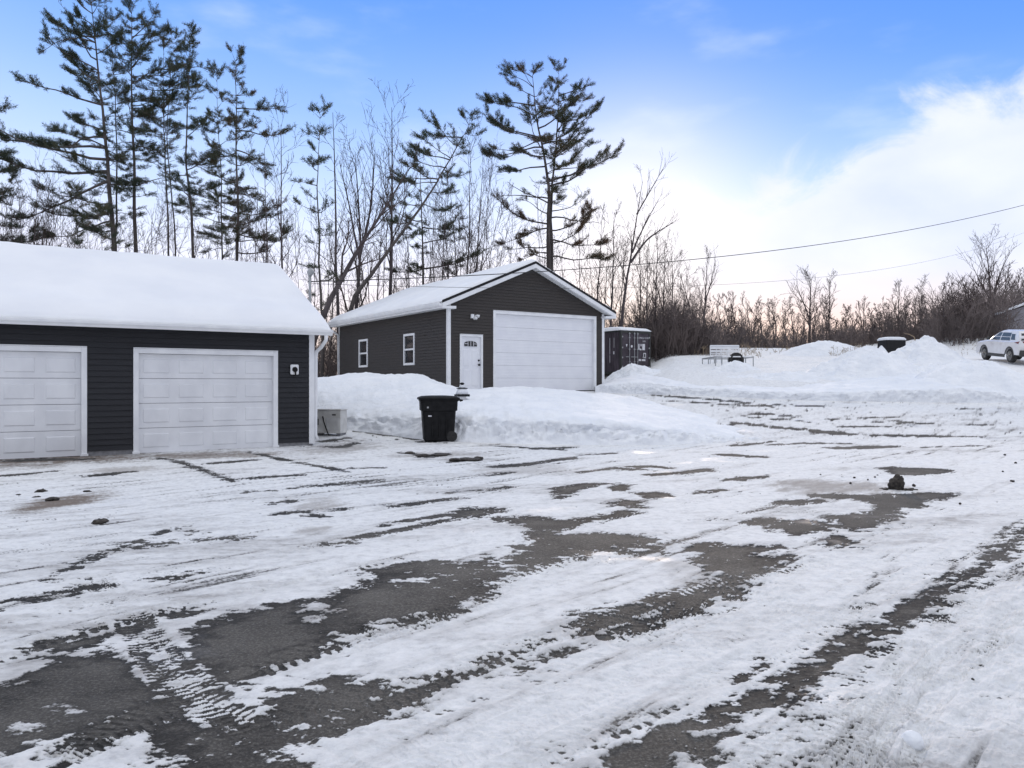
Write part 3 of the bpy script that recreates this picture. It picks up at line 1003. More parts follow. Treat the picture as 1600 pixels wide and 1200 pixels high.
def pile(px, Y, py_top, rx, ry, label, seed, pw=1.2, rough=0.12, name='snow_pile', flat=0.0):
    top = P(px, py_top, Y)
    cx, cy = top.x, top.y
    n = 90
    ang = np.linspace(0, 2 * math.pi, 120, endpoint=False)
    rr = np.linspace(0, 1.12, n)
    Rg, Ag = np.meshgrid(rr, ang, indexing='ij')
    edge = 1 + 0.30 * fbm(np.cos(Ag) * 1.6 + seed, np.sin(Ag) * 1.6, 3, seed)
    X = cx + Rg * rx * edge * np.cos(Ag)
    Y_ = cy + Rg * ry * edge * np.sin(Ag)
    T = terrain(X, Y_)
    h = top.z - float(terrain(cx, cy))
    q = np.clip((Rg - flat) / (1 - flat), 0, 2)
    prof = np.where(q < 1, (1 - q ** pw) ** 1.25 * (1 - 0.0 * q), 0)
    prof = prof * 0.8 + 0.2 * np.clip(1 - q, 0, 1)
    nz = fbm(X * 1.1, Y_ * 1.1, 5, seed + 3, 0.55) + 0.6 * np.abs(fbm(X * 2.6, Y_ * 2.6, 4, seed + 7))
    Z = T + h * prof + (h * rough * 1.6 * nz + .16 * (np.abs(fbm(X * 1.9, Y_ * 1.9, 5, seed + 13, .65)) - .15)) * sstep(1.05, 0.6, Rg) + np.where(Rg > 1, -(Rg - 1) * 3.0, 0.16)
    V = np.stack([X.ravel(), Y_.ravel(), Z.ravel()], 1)
    na = len(ang)
    i = np.arange(n - 1)[:, None] * na + np.arange(na)[None, :]
    j = np.arange(n - 1)[:, None] * na + (np.arange(na)[None, :] + 1) % na
    Fq = np.stack([i.ravel(), (i + na).ravel(), (j + na).ravel(), j.ravel()], 1)
    return tag(np_mesh(name, V, Fq, M['snow'], None, True), label, 'snow pile')


pile(1515, 29.3, 570, 2.5, 2.3, 'broad smooth snow pile in front of the white SUV', 3, 2.2, 0.07)
pile(1352, 34.0, 545, 2.9, 3.0, 'tall snow pile with a rounded slope in front of the buried dark cab', 8, 1.25, 0.10)
pile(1445, 40.0, 533, 2.2, 2.0, 'pointed lumpy snow pile just right of the buried dark cab', 11, 1.15, 0.16)
pile(1377, 38.5, 545, 1.0, 1.1, 'small snow hump directly in front of the buried dark cab', 14, 1.2, 0.12)
pile(1290, 50.0, 537, 3.3, 2.6, 'smooth dome of snow in the field with dry stalks at its side', 17, 2.0, 0.06)
pile(985, 40.0, 574, 1.9, 3.0, 'snow heap drifted against the doors of the shipping container', 21, 1.3, 0.14)
pile(1250, 33.0, 588, 4.0, 2.4, 'low rumpled snow mound below the utility trailer', 26, 1.6, 0.30)
pile(1465, 33.5, 572, 2.6, 1.8, 'rough snow ridge between the tall pile and the broad pile by the car', 31, 1.3, 0.25)
pile(1150, 36.2, 567.5, 1.5, 1.1, 'snow drift heaped over the front of the utility trailer', 36, 1.6, 0.12)

# ------------------------------------------------------------------ the two garages
YAW = math.atan2(0.5522, 0.8338)


def siding(mb, u0, u1, z0, z1, holes, plane, course=0.115, gable=None, lap=0.020):
    """clapboard courses; plane(u, out, z) -> point; holes: (u0,u1,z0,z1); gable: function z -> (ua, ub)"""
    z = z0
    while z < z1 - 1e-6:
        zt = min(z + course, z1)
        cuts = sorted({z, zt} | {h for hh in holes for h in hh[2:4] if z < h < zt})
        for a, b in zip(cuts[:-1], cuts[1:]):
            spans = [(u0, u1)]
            for h in holes:
                if h[2] < b - 1e-6 and h[3] > a + 1e-6:
                    ns = []
                    for s, e in spans:
                        if h[0] > s:
                            ns.append((s, min(e, h[0])))
                        if h[1] < e:
                            ns.append((max(s, h[1]), e))
                    spans = [(s, e) for s, e in ns if e - s > 1e-4]
            oa = lap * (1 - (a - z) / course)
            ob = lap * (1 - (b - z) / course)
            for s, e in spans:
                sa, ea, sb, eb = s, e, s, e
                if gable:
                    ga, gb = gable(a), gable(b)
                    sa, ea = max(s, ga[0]), min(e, ga[1])
                    sb, eb = max(s, gb[0]), min(e, gb[1])
                    if ea - sa < 0.01:
                        continue
                    if eb < sb:
                        eb = sb = (sb + eb) / 2
                mb.add([plane(sa, oa, a), plane(ea, oa, a), plane(eb, ob, b), plane(sb, ob, b)], [(0, 1, 2, 3)])
                if abs(a - z) < 1e-6:
                    mb.add([plane(sa, 0, a), plane(ea, 0, a), plane(ea, oa, a), plane(sa, oa, a)], [(0, 1, 2, 3)])
        z = zt
    return mb


def panel_door(parent, x0, x1, z1, rows, cols, m, y=0.12):
    """sectional overhead door with raised panels"""
    d = MB()
    h = z1 / rows
    for r in range(rows):
        gp = 0.0016 if cols else 0.0012
        za, zb = r * h + gp, (r + 1) * h - gp
        cv = 0.003 if cols else 0.002
        d.prism([(y, za), (y - 0.045, za + cv), (y - 0.045, zb - cv), (y, zb)], 'x', x0, x1)
        if cols:
            w = (x1 - x0) / cols
            for c in range(cols):
                a, b = x0 + c * w + 0.09, x0 + (c + 1) * w - 0.09
                p, q = za + 0.11, zb - 0.11
                yo, yi, rec, fl = y - 0.0452, y - 0.060, 0.018, 0.0
                d.hexa([(a, yo, p), (b, yo, p), (b, yo, q), (a, yo, q)], [(a + rec, yi, p + rec), (b - rec, yi, p + rec), (b - rec, yi, q - rec), (a + rec, yi, q - rec)])
        else:
            for k in range(1, 4):
                zc = za + (zb - za) * k / 4
                d.prism([(y - 0.0452, zc - 0.010), (y - 0.049, zc), (y - 0.0452, zc + 0.010)], 'x', x0 + 0.01, x1 - 0.01)
    return d.build('garage_door', m, parent)


def door_casing(parent, x0, x1, z1, w=0.1, flare=False):
    t = MB()
    t.box(x0 - w, -0.035, 0.0, x0, 0.14, z1 + w)
    t.box(x1, -0.035, 0.0, x1 + w, 0.14, z1 + w)
    t.box(x0, -0.035, z1, x1, 0.14, z1 + w)
    t.box(x0 - w, -0.05, z1 + w + 0.002, x1 + w, 0.02, z1 + w + 0.02)
    if flare:
        t.box(x0 - w - 0.02, -0.06, 0.0, x0 + 0.02, -0.0355, 0.05)
        t.box(x1 - 0.02, -0.06, 0.0, x1 + w + 0.02, -0.0355, 0.05)
    return t.build('door_frame', M['trim'], parent, bevel=0.006)


def snow_slab(name, parent, corner_fn, nu, nv, thick, seed, m, edge=0.25, rag=0.03):
    """snow lying on a roof slope. corner_fn(u,v) -> (base point, normal-up); rounded edges"""
    u = np.linspace(0, 1, nu)
    v = np.linspace(0, 1, nv)
    U, Vv = np.meshgrid(u, v, indexing='ij')
    base = corner_fn(U, Vv)
    return base


def roof_snow(name, parent, x0, x1, y0, y1, zfun, thick, seed, ends=(True, True), eave=(True, True), nx=160, ny=80, axis='x', wave=0.035):
    """snow blanket over a roof given zfun(along, across); along in [x0,x1], across in [y0,y1]"""
    U = np.linspace(0, 1, nx)
    Vv = np.linspace(0, 1, ny)
    # pack samples towards the rounded borders
    U = U + 0.0 * U
    g = lambda t: t + 0.35 * np.sin(2 * np.pi * t) / (2 * np.pi) * -1
    U, Vv = g(U), g(Vv)
    A, B = np.meshgrid(x0 + (x1 - x0) * U, y0 + (y1 - y0) * Vv, indexing='ij')
    da = np.full(A.shape, 9.0)
    if ends[0]:
        da = np.minimum(da, A - x0)
    if ends[1]:
        da = np.minimum(da, x1 - A)
    db = np.full(A.shape, 9.0)
    if eave[0]:
        db = np.minimum(db, B - y0)
    if eave[1]:
        db = np.minimum(db, y1 - B)
    rad = thick * 1.3

    def rnd(d, rad=rad):
        q = np.clip(d / rad, 0, 1)
        return np.sqrt(np.clip(1 - (1 - q) ** 2, 0, 1))
    T = thick * rnd(da) * rnd(db, thick * 3.2) * (1 + 0.25 * fbm(A * 0.5, B * 0.5, 3, seed)) + wave * fbm(A * 1.3, B * 1.3, 4, seed + 4) * rnd(da) * rnd(db) + 0.012
    Z = zfun(A, B) + T
    sh = 0.10 * fbm(A * 1.8, B * 1.8, 3, seed + 9)
    A2 = A + sh * (da < 0.01) * 0.4
    B2 = B + sh * (db < 0.01) * 0.4
    pts = (A2, B2, Z) if axis == 'x' else (B2, A2, Z)
    V = np.stack([p.ravel() for p in pts], 1)
    # close with a skirt down to the roof
    nb = nx * ny
    per = list(range(0, ny)) + [i * ny + ny - 1 for i in range(1, nx)] + [(nx - 1) * ny + j for j in range(ny - 2, -1, -1)] + [i * ny for i in range(nx - 2, 0, -1)]
    low = V[per].copy()
    low[:, 2] = zfun(A, B).ravel()[per] + 0.002
    V = np.concatenate([V, low])
    F1 = grid_faces(nx, ny)
    k = len(per)
    F2 = np.array([[per[i], per[(i + 1) % k], nb + (i + 1) % k, nb + i] for i in range(k)])
    return np_mesh(name, V, np.concatenate([F1, F2]), M['roof_snow'], parent, True)


def build_near_garage():
    root = empty('garage', (-4.61, 17.8, 0.0), YAW, 'low navy black garage with two white panelled doors under a thick snow roof', 'garage')
    W, D, H = 8.4, 6.8, 2.60
    doors = [(-3.67, -0.92, 2.06), (-7.45, -4.70, 2.06)]
    ov = 0.30
    front = lambda u, o, z: (u, -o, z)
    s = MB()
    siding(s, -W, 0, 0.09, H, [(a - 0.05, b + 0.05, -1, h + 0.05) for a, b, h in doors], front)
    side = lambda u, o, z: (0 + o, u, z)
    tan = (4.45 - 2.66) / (3.4 + ov)
    gab = lambda z: ((z - H) / tan, D - (z - H) / tan) if z > H else (0, D)
    siding(s, 0, D, 0.09, 4.30, [], side, gable=gab)
    back = lambda u, o, z: (u, D + o, z)
    siding(s, -W, 0, 0.09, H, [], back)
    left = lambda u, o, z: (-W - o, u, z)
    siding(s, 0, D, 0.09, 4.30, [], left, gable=gab)
    s.build('wall', M['siding_near'], root)
    f = MB()
    f.box(-W, 0.003, -0.3, doors[1][0] - 0.1, 0.2, 0.088).box(doors[1][1] + 0.1, 0.003, -0.3, doors[0][0] - 0.1, 0.2, 0.088).box(doors[0][1] + 0.1, 0.003, -0.3, -0.003, 0.2, 0.088)
    f.box(-0.2, 0.201, -0.3, -0.003, D, 0.088).box(-W + 0.003, 0.201, -0.3, -W + 0.2, D, 0.088)
    f.build('foundation', M['concrete'], root)
    inn = MB()
    inn.box(-W + 0.25, 0.30, 0.02, -0.25, D - 0.2, 2.55)
    inn.build('interior', M['dark_int'], root)
    for a, b, h in doors:
        door_casing(root, a, b, h, 0.10, True)
        panel_door(root, a + 0.002, b - 0.002, h - 0.002, 4, 4, M['door_paint'])
        MB().box(a + 0.003, 0.075, -0.03, b - 0.003, 0.118, 0.0).build('door_seal', M['black_plastic'], root)
    c = MB()
    c.box(-0.10, -0.026, 0.05, 0.026, 0.004, H)
    c.box(0.0045, 0.0035, 0.05, 0.0255, 0.10, H)
    c.build('corner_board', M['trim'], root, bevel=0.004)
    # roof
    zr = lambda A, B: 2.66 + tan * (np.minimum(B, D - B) + ov)
    r = MB()
    ring = [(-ov, 2.66), (D / 2, 2.66 + tan * (D / 2 + ov)), (D + ov, 2.66), (D + ov, 2.60), (D / 2, 2.60 + tan * (D / 2 + ov)), (-ov, 2.60)]
    r.prism(ring, 'x', -W - ov, ov)
    roof = r.build('roof', M['shingle'], root)
    sf = MB().box(-W - ov + 0.02, -ov + 0.01, 2.575, ov - 0.02, -0.001, 2.598).box(-W - ov + 0.02, D + 0.001, 2.575, ov - 0.02, D + ov - 0.01, 2.598)
    sf.build('soffit', M['trim'], root)
    for xx in (ov + 0.001, -W - ov - 0.026):
        rk = MB()
        rk.prism([(-ov, 2.53), (D / 2, 2.53 + tan * (D / 2 + ov)), (D + ov, 2.53), (D + ov, 2.668), (D / 2, 2.668 + tan * (D / 2 + ov)), (-ov, 2.668)], 'x', xx, xx + 0.025)
        rk.build('rake_board', M['trim'], root)
    # gutter along the front
    gt = MB()
    prof = [(-ov - 0.002, 2.545), (-ov - 0.07, 2.545), (-ov - 0.085, 2.58), (-ov - 0.115, 2.615), (-ov - 0.12, 2.66), (-ov - 0.108, 2.665), (-ov - 0.10, 2.655), (-ov - 0.095, 2.62), (-ov - 0.02, 2.60), (-ov - 0.002, 2.66)]
    gt.prism(prof, 'x', -W - ov, ov + 0.03)
    gt.build('gutter', M['trim'], root)
    dsp = MB()
    pts = [(ov - 0.12, -ov - 0.06, 2.545), (ov - 0.12, -ov - 0.06, 2.44), (ov - 0.16, -0.16, 2.28), (0.075, -0.02, 2.18), (0.075, 0.03, 2.05), (0.075, 0.06, 0.25), (0.11, -0.02, 0.12)]
    dsp.tube(pts, 0.042, 10)
    dsp.build('downspout', M['trim'], root, smooth=True)
    roof_snow('roof_snow', roof, -W - ov - 0.01, ov + 0.03, -ov - 0.04, D + ov, zr, 0.21, 3, nx=200, ny=110)
    # service mast through the roof
    ms = empty('service_mast', P(484.5, 469, 19.0), 0, 'grey electrical mast with weatherhead rising from the snowy near garage roof', 'mast')
    k = P(484.5, 469, 19.0)
    t = MB().tube([(0, 0, -0.35), (0, 0, 0.62)], 0.036, 10)
    t.build('pipe', M['galv'], ms, True)
    hd = MB()
    hd.tube([(0, 0, 0.60), (0, 0, 0.66), (0.02, 0, 0.72), (0.05, 0, 0.77)], [0.046, 0.075, 0.08, 0.055], 12)
    hd.tube([(0.05, -0.02, 0.72), (0.10, -0.03, 0.67)], [0.05, 0.035], 8)
    hd.build('weatherhead', M['galv'], ms, True)
    MB().tube([(-0.05, 0, 0.46), (0.10, 0.0, 0.46)], 0.014, 6).build('insulator', M['black_metal'], ms)
    # wall charger
    ch = empty('wall_charger', Vector((-0.42, -0.02, 1.78)), 0, 'small white wall box with a round black socket on the near garage', 'wall charger')
    ch.matrix_world = root_matrix(root) @ Matrix.Translation((-0.45, -0.016, 1.76))
    bx = MB().box(-0.095, -0.06, -0.115, 0.095, 0.0, 0.115).build('housing', M['trim'], ch, bevel=0.025)
    so = MB().tube([(0.0, -0.061, 0.0), (0.0, -0.10, -0.005)], [0.062, 0.055], 16)
    so.tube([(0, -0.095, -0.01), (0.0, -0.11, -0.06), (0.01, -0.07, -0.12)], 0.018, 8)
    so.build('socket', M['black_plastic'], ch)
    return root


def root_matrix(o):
    return Matrix.Translation(o.location) @ o.rotation_euler.to_matrix().to_4x4()


near = build_near_garage()


def build_far_garage():
    root = empty('garage', (-2.33, 28.0, 1.17), YAW, 'tall charcoal gabled garage with one wide white door and a side door', 'garage')
    W, D, H = 7.38, 10.9, 3.20
    tan = 0.428
    ovs, ovf = 0.40, 0.30
    big = (2.04, 6.86, 2.93)
    man = (0.55, 1.40, 2.02)
    front = lambda u, o, z: (u, -o, z)
    zpk = 3.10 + tan * (W / 2 + ovs)
    gab = lambda z: (max(0, (z - 3.06) / tan - ovs), W - max(0, (z - 3.06) / tan - ovs))
    s = MB()
    siding(s, 0, W, 0.06, 4.78, [(big[0] - .05, big[1] + .05, -1, big[2] + .05), (man[0] - .04, man[1] + .04, -1, man[2] + .04)], front, gable=gab)
    left = lambda u, o, z: (-o, u, z)
    wins = [(2.78, 3.59, 1.10, 2.18), (7.45, 8.28, 1.10, 2.18)]
    siding(s, 0, D, 0.06, H, [(a + .03, b - .03, c + .03, d - .03) for a, b, c, d in wins], left)
    right = lambda u, o, z: (W + o, u, z)
    siding(s, 0, D, 0.06, H, [], right)
    back = lambda u, o, z: (u, D + o, z)
    siding(s, 0, W, 0.06, 4.78, [], back, gable=gab)
    s.build('wall', M['siding_far'], root)
    f = MB()
    f.box(0.003, 0.003, -0.9, man[0] - 0.08, 0.2, 0.058).box(man[1] + 0.08, 0.003, -0.9, big[0] - 0.11, 0.2, 0.058).box(big[1] + 0.11, 0.003, -0.9, W - 0.003, 0.2, 0.058)
    f.box(0.003, 0.201, -0.9, 0.2, D, 0.058).box(W - 0.2, 0.201, -0.9, W - 0.003, D, 0.058)
    f.build('foundation', M['concrete'], root)
    MB().box(0.25, 0.3, 0.02, W - 0.25, D - 0.2, 3.1).build('interior', M['dark_int'], root)
    door_casing(root, big[0], big[1], big[2], 0.11)
    panel_door(root, big[0] + .002, big[1] - .002, big[2] - .002, 6, 0, M['door_white'], 0.15)
    MB().box(big[0] + .003, 0.10, -0.05, big[1] - .003, 0.148, -0.001).build('door_seal', M['black_plastic'], root)
    # entry door
    door_casing(root, man[0], man[1], man[2], 0.07)
    d = MB()
    d.box(man[0] + .003, 0.05, 0.03, man[1] - .003, 0.095, man[2] - .003)
    x0, x1 = man[0], man[1]
    for a, b, p, q in ((0.10, 0.38, 0.18, 0.80), (0.47, 0.75, 0.18, 0.80), (0.10, 0.38, 0.92, 1.55), (0.47, 0.75, 0.92, 1.55)):
        a, b = x0 + a, x0 + b
        d.hexa([(a, 0.0498, p), (b, 0.0498, p), (b, 0.0498, q), (a, 0.0498, q)], [(a + .03, 0.035, p + .03), (b - .03, 0.035, p + .03), (b - .03, 0.035, q - .03), (a + .03, 0.035, q - .03)])
    ed = d.build('entry_door', M['door_white'], root)
    fan = MB()
    xc, zc = (x0 + x1) / 2, 1.66
    arc = [(xc - 0.27, zc), (xc + 0.27, zc), (xc + 0.27, zc + 0.10)] + [(xc + 0.27 * math.cos(t), zc + 0.10 + 0.10 * math.sin(t)) for t in np.linspace(0.25, math.pi - 0.25, 9)] + [(xc - 0.27, zc + 0.10)]
    fan.prism(arc, 'y', 0.028, 0.0495)
    fl = fan.build('fanlight', M['glass'], ed)
    mun = MB()
    for t in (-0.12, 0.0, 0.12):
        mun.box(xc + t - 0.008, 0.0235, zc, xc + t + 0.008, 0.0275, zc + 0.19)
    mun.box(xc - 0.27, 0.0235, zc + 0.088, xc - 0.13, 0.0275, zc + 0.102).box(xc + 0.13, 0.0235, zc + 0.088, xc + 0.27, 0.0275, zc + 0.102)
    mun.build('glazing_bar', M['door_white'], fl)
    kn = MB()
    kn.tube([(x1 - 0.07, 0.0495, 0.98), (x1 - 0.07, 0.0, 0.98)], [0.035, 0.042], 12)
    kn.build('knob', M['black_metal'], ed, True)
    kd = MB()
    kd.tube([(x1 - 0.07, 0.0495, 1.14), (x1 - 0.07, 0.02, 1.14)], [0.036, 0.034], 12)
    kd.build('deadbolt', M['black_metal'], ed, True)
    # side windows
    for a, b, c, e in wins:
        fr = MB()
        w = 0.09
        fr.box(-0.04, a - w, c - w, 0.06, a, e + w).box(-0.04, b, c - w, 0.06, b + w, e + w).box(-0.04, a, e, 0.06, b, e + w).box(-0.05, a, c - w, 0.06, b, c)
        zm = (c + e) / 2
        fr.box(-0.02, a, zm - 0.035, 0.05, b, zm + 0.035)
        fo = fr.build('window', M['trim'], root, bevel=0.004)
        for z0, z1, ins in ((c, zm - 0.035, 0.03), (zm + 0.035, e, 0.015)):
            MB().box(ins, a + 0.001, z0 + 0.001, ins + 0.012, b - 0.001, z1 - 0.001).build('pane', M['glass'], fo)
    for x in (0, W):
        cb = MB()
        sx = -1 if x == 0 else 1
        cb.box(x - sx * 0.10, -0.026, 0.03, x + sx * 0.026, 0.003, H - 0.03)
        cb.box(x + sx * 0.0045, 0.0035, 0.03, x + sx * 0.0255, 0.10, H - 0.03)
        cb.build('corner_board', M['trim'], root, bevel=0.004)
    MB().box(-0.0255, D - 0.10, 0.03, -0.0045, D, H - 0.03).build('corner_board', M['trim'], root, bevel=0.004)
    # roof: ring profile in x,z extruded along y
    zE = 3.22
    zb = lambda A, B: zE + tan * (np.minimum(B, W - B) + ovs)
    r = MB()
    pk = zE + tan * (W / 2 + ovs)
    r.prism([(-ovs, zE), (W / 2, pk), (W + ovs, zE), (W + ovs, zE - .05), (W / 2, pk - .05), (-ovs, zE - .05)], 'y', -ovf, D + ovf)
    roof = r.build('roof', M['black_metal'], root)
    for yy in (-ovf - 0.027, D + ovf + 0.002):
        rk = MB()
        rk.prism([(-ovs, zE - .20), (W / 2, pk - .20), (W + ovs, zE - .20), (W + ovs, zE - .045), (W / 2, pk - .045), (-ovs, zE - .045)], 'y', yy, yy + 0.025)
        rk.build('rake_board', M['trim'], root)
    for yy in (-ovf - 0.036, D + ovf + 0.002):
        dr = MB()
        dr.prism([(-ovs - .01, zE - .043), (W / 2, pk - .043), (W + ovs + .01, zE - .043), (W + ovs + .01, zE + .055), (W / 2, pk + .055), (-ovs - .01, zE + .055)], 'y', yy, yy + 0.034)
        dr.build('drip_edge', M['black_metal'], root)
    so = MB()
    # sloped soffit under the gable overhang, boxed eaves at the sides
    so.prism([(-ovs + .02, zE - .19), (W / 2, pk - .19), (W + ovs - .02, zE - .19), (W + ovs - .02, zE - .21), (W / 2, pk - .21), (-ovs + .02, zE - .21)], 'y', -ovf, -0.016)
    for x0_, x1_ in ((-ovs + .001, -0.016), (W + 0.016, W + ovs - .001)):
        so.box(x0_, -ovf + .002, H - .19, x1_, D + ovf - .002, H - .17)
    # eave returns
    for x0_, x1_ in ((-ovs - .02, 0.16), (W - 0.16, W + ovs + .02)):
        so.prism([(x0_, H - .195), (x1_, H - .195), (x1_, H - .05), (x0_, H - .05)] if False else [(x0_, zE - .23), (x1_, zE - .23), (x1_, zE - .17 + .04), (x0_, zE - .20 + .04)], 'y', -ovf - .0245, -0.03)
    so.build('soffit', M['trim'], root)
    for x in (-ovs - .022, W + ovs + .002):
        fa = MB()
        fa.box(x, -ovf, zE - .23, x + .02, D + ovf, zE - .02)
        fa.build('fascia', M['trim'], root)
    gt = MB()
    gt.prism([(-ovs - .024, zE - .16), (-ovs - .10, zE - .15), (-ovs - .13, zE - .08), (-ovs - .135, zE - .01), (-ovs - .12, zE - .01), (-ovs - .11, zE - .07), (-ovs - .024, zE - .08)], 'y', -ovf, D + ovf)
    gt.build('gutter', M['trim'], root)
    ds = MB().tube([(-ovs - .07, D + .1, zE - .15), (-ovs - .07, D + .1, zE - .28), (-0.20, D - .02, zE - .50), (-.06, D - .05, zE - .62), (-.06, D - .05, 0.2)], 0.045, 8)
    ds.build('downspout', M['trim'], root, True)
    roof_snow('roof_snow', roof, -ovf + 0.02, D + ovf - 0.02, -ovs - 0.06, W + ovs + 0.06, lambda A, B: zb(A, B), 0.17, 13, nx=170, ny=110, axis='y')
    # twin floodlight
    fl = empty('floodlight', (0, 0, 0), 0, 'white twin floodlight with motion sensor on the charcoal garage above its side door', 'floodlight')
    fl.matrix_world = root_matrix(root) @ Matrix.Translation((1.0, -0.012, 2.78)) @ Matrix.Scale(.72, 4)
    MB().box(-0.09, -0.09, -0.11, 0.09, 0.0, 0.10).build('base_plate', M['trim'], fl, bevel=0.01)
    for sx in (-1, 1):
        lm = MB()
        lm.tube([(0.10 + 0.02 * sx, -0.09, 0.02 * sx), (0.16 + sx * 0.05, -0.17, -0.02 + sx * 0.05), (0.20 + sx * .09, -0.25, -0.07 + sx * .05)], [0.03, 0.055, 0.085], 12)
        lm.build('lamp_head', M['trim'], fl, True)
    MB().tube([(0.06, -0.07, -0.08), (0.10, -0.13, -0.16)], [0.05, 0.06], 10).build('sensor', M['trim'], fl, True)
    return root


far = build_far_garage()


# ------------------------------------------------------------------ objects by the garages
def rrect(hx, hy, r, z, n=5, cx=0, cy=0):
    out = []
    for qx, qy, a0 in ((1, 1, 0), (-1, 1, 90), (-1, -1, 180), (1, -1, 270)):
        for k in range(n + 1):
            a = R(a0 + 90 * k / n)
            out.append((cx + qx * (hx - r) + r * math.cos(a), cy + qy * (hy - r) + r * math.sin(a), z))
    return out


def build_bin():
    g = G(687, 688)
    t = empty('trash_bin', (g.x - .02, g.y - .18, g.z + 0.01), R(10), 'black plastic wheeled trash bin with closed lid standing against the snow bank', 'trash bin')
    H = 1.0
    b = MB()
    b.loft([rrect(.33, .33, .06, 0), rrect(.355, .36, .07, .03), rrect(.40, .40, .08, .72), rrect(.40, .40, .08, .725), rrect(.435, .43, .09, .74), rrect(.445, .44, .09, .96), rrect(.46, .45, .09, .965), rrect(.46, .45, .09, 1.0)])
    for k in (-1, 0, 1):
        b.box(k * 0.17 - .012, -.408, .12, k * 0.17 + .012, -.35, .70)
    b.build('body', M['black_plastic'], t, True).modifiers.new('es', 'EDGE_SPLIT')
    l = MB()
    l.loft([rrect(.49, .47, .10, 1.002, cx=-.0), rrect(.50, .48, .10, 1.02), rrect(.49, .47, .10, 1.05), rrect(.40, .40, .10, 1.085), rrect(.2, .2, .1, 1.10)])
    lid = l.build('lid', M['black_plastic'], t, True)
    MB().tube([(.50, -.28, .97), (.56, -.28, .985), (.56, .28, .985), (.50, .28, .97)], .022, 8).build('handle', M['black_plastic'], t, True)
    for sy in (-1, 1):
        MB().tube([(.30, sy * .30, .12), (.30, sy * .38, .12)], .13, 18).build('wheel', M['tyre'], t)
    MB().box(-.27, -.440, .60, -.19, -.395, .63).build('sticker', M['white_mark'], t)
    MB().box(-.30, -.455, .80, -.26, -.43, .84).build('latch', M['galv'], t)


build_bin()


def build_heat_pump():
    g = G(515, 681)
    t = empty('heat_pump', (g.x, g.y + .1, g.z), R(-12), 'beige metal heat pump box with a dangling black hose at the near garage corner', 'heat pump')
    b = MB().box(-.37, -.20, .07, .37, .20, .66)
    b.build('casing', M['beige_metal'], t, bevel=0.015)
    MB().box(-.385, -.215, .662, .385, .215, .69).build('top_plate', M['beige_metal'], t, bevel=0.008)
    gr = MB().box(-.02, -.212, .16, .33, -.2005, .46)
    go = gr.build('grille', M['plate'], t)
    sl = MB()
    for k in range(11):
        sl.box(-.005 + k * .032, -.222, .17, .009 + k * .032, -.2125, .45)
    sl.build('slats', M['beige_metal'], go)
    MB().box(.14, -.212, .53, .24, -.2005, .56).build('name_plate', M['black_metal'], t)
    MB().box(-.26, -.212, .28, -.235, -.2005, .44).build('valve_cover', M['black_metal'], t)
    MB().tube([(-.12, -.205, .50), (-.06, -.26, .36), (.02, -.30, .20), (.09, -.34, .08), (.14, -.36, .02)], .016, 8).build('hose', M['black_plastic'], t, True)
    for x in (-.30, .30):
        MB().box(x - .05, -.18, -.1, x + .05, .18, .069).build('foot', M['concrete'], t)
    MB().box(-.55, .05, .60, -.386, .15, .66).build('pipe_cover', M['black_metal'], t)


build_heat_pump()


def build_lamp_post():
    Y = 22.2
    b = P(722, 655, Y)
    t = empty('lamp_post', b, R(20), 'white lantern post with black trim bands, deep in snow behind the trash bin', 'lamp post')
    z = lambda py: (655 - py) * Y / F
    MB().box(-.10, -.10, -.3, .10, .10, z(619)).build('post', M['trim'], t, bevel=.01)
    MB().box(-.185, -.185, z(619.5), .185, .185, z(616)).build('base_band', M['black_metal'], t, bevel=.01)
    MB().loft([rrect(.16, .16, .05, z(615.9)), rrect(.13, .13, .05, z(609)), rrect(.11, .11, .04, z(607.6))]).build('snow_cap', M['snow'], t, True)
    MB().box(-.13, -.13, z(607.5), .13, .13, z(606)).build('top_band', M['black_metal'], t, bevel=.008)
    MB().loft([rrect(.10, .10, .05, z(605.9)), rrect(.05, .05, .03, z(601.5))]).build('snow_top', M['snow'], t, True)
    MB().loft([rrect(.02, .02, .015, z(602)), rrect(.06, .06, .04, z(600)), rrect(.062, .062, .04, z(598.8)), rrect(.025, .025, .02, z(597.6))]).build('finial', M['black_metal'], t, True)


build_lamp_post()


# ------------------------------------------------------------------ container
def text_mesh(name, body, size, m, parent, mtx):
    cu = bpy.data.curves.new(name, 'FONT')
    cu.body = body
    cu.size = size
    cu.extrude = 0.001
    cu.materials.append(m)
    tmp = bpy.data.objects.new(name + '_curve', cu)
    COL.objects.link(tmp)
    bpy.context.view_layer.update()
    me = bpy.data.meshes.new_from_object(tmp.evaluated_get(bpy.context.evaluated_depsgraph_get()))
    bpy.data.objects.remove(tmp)
    o = bpy.data.objects.new(name, me)
    COL.objects.link(o)
    o.parent = parent
    o.matrix_local = mtx
    return o


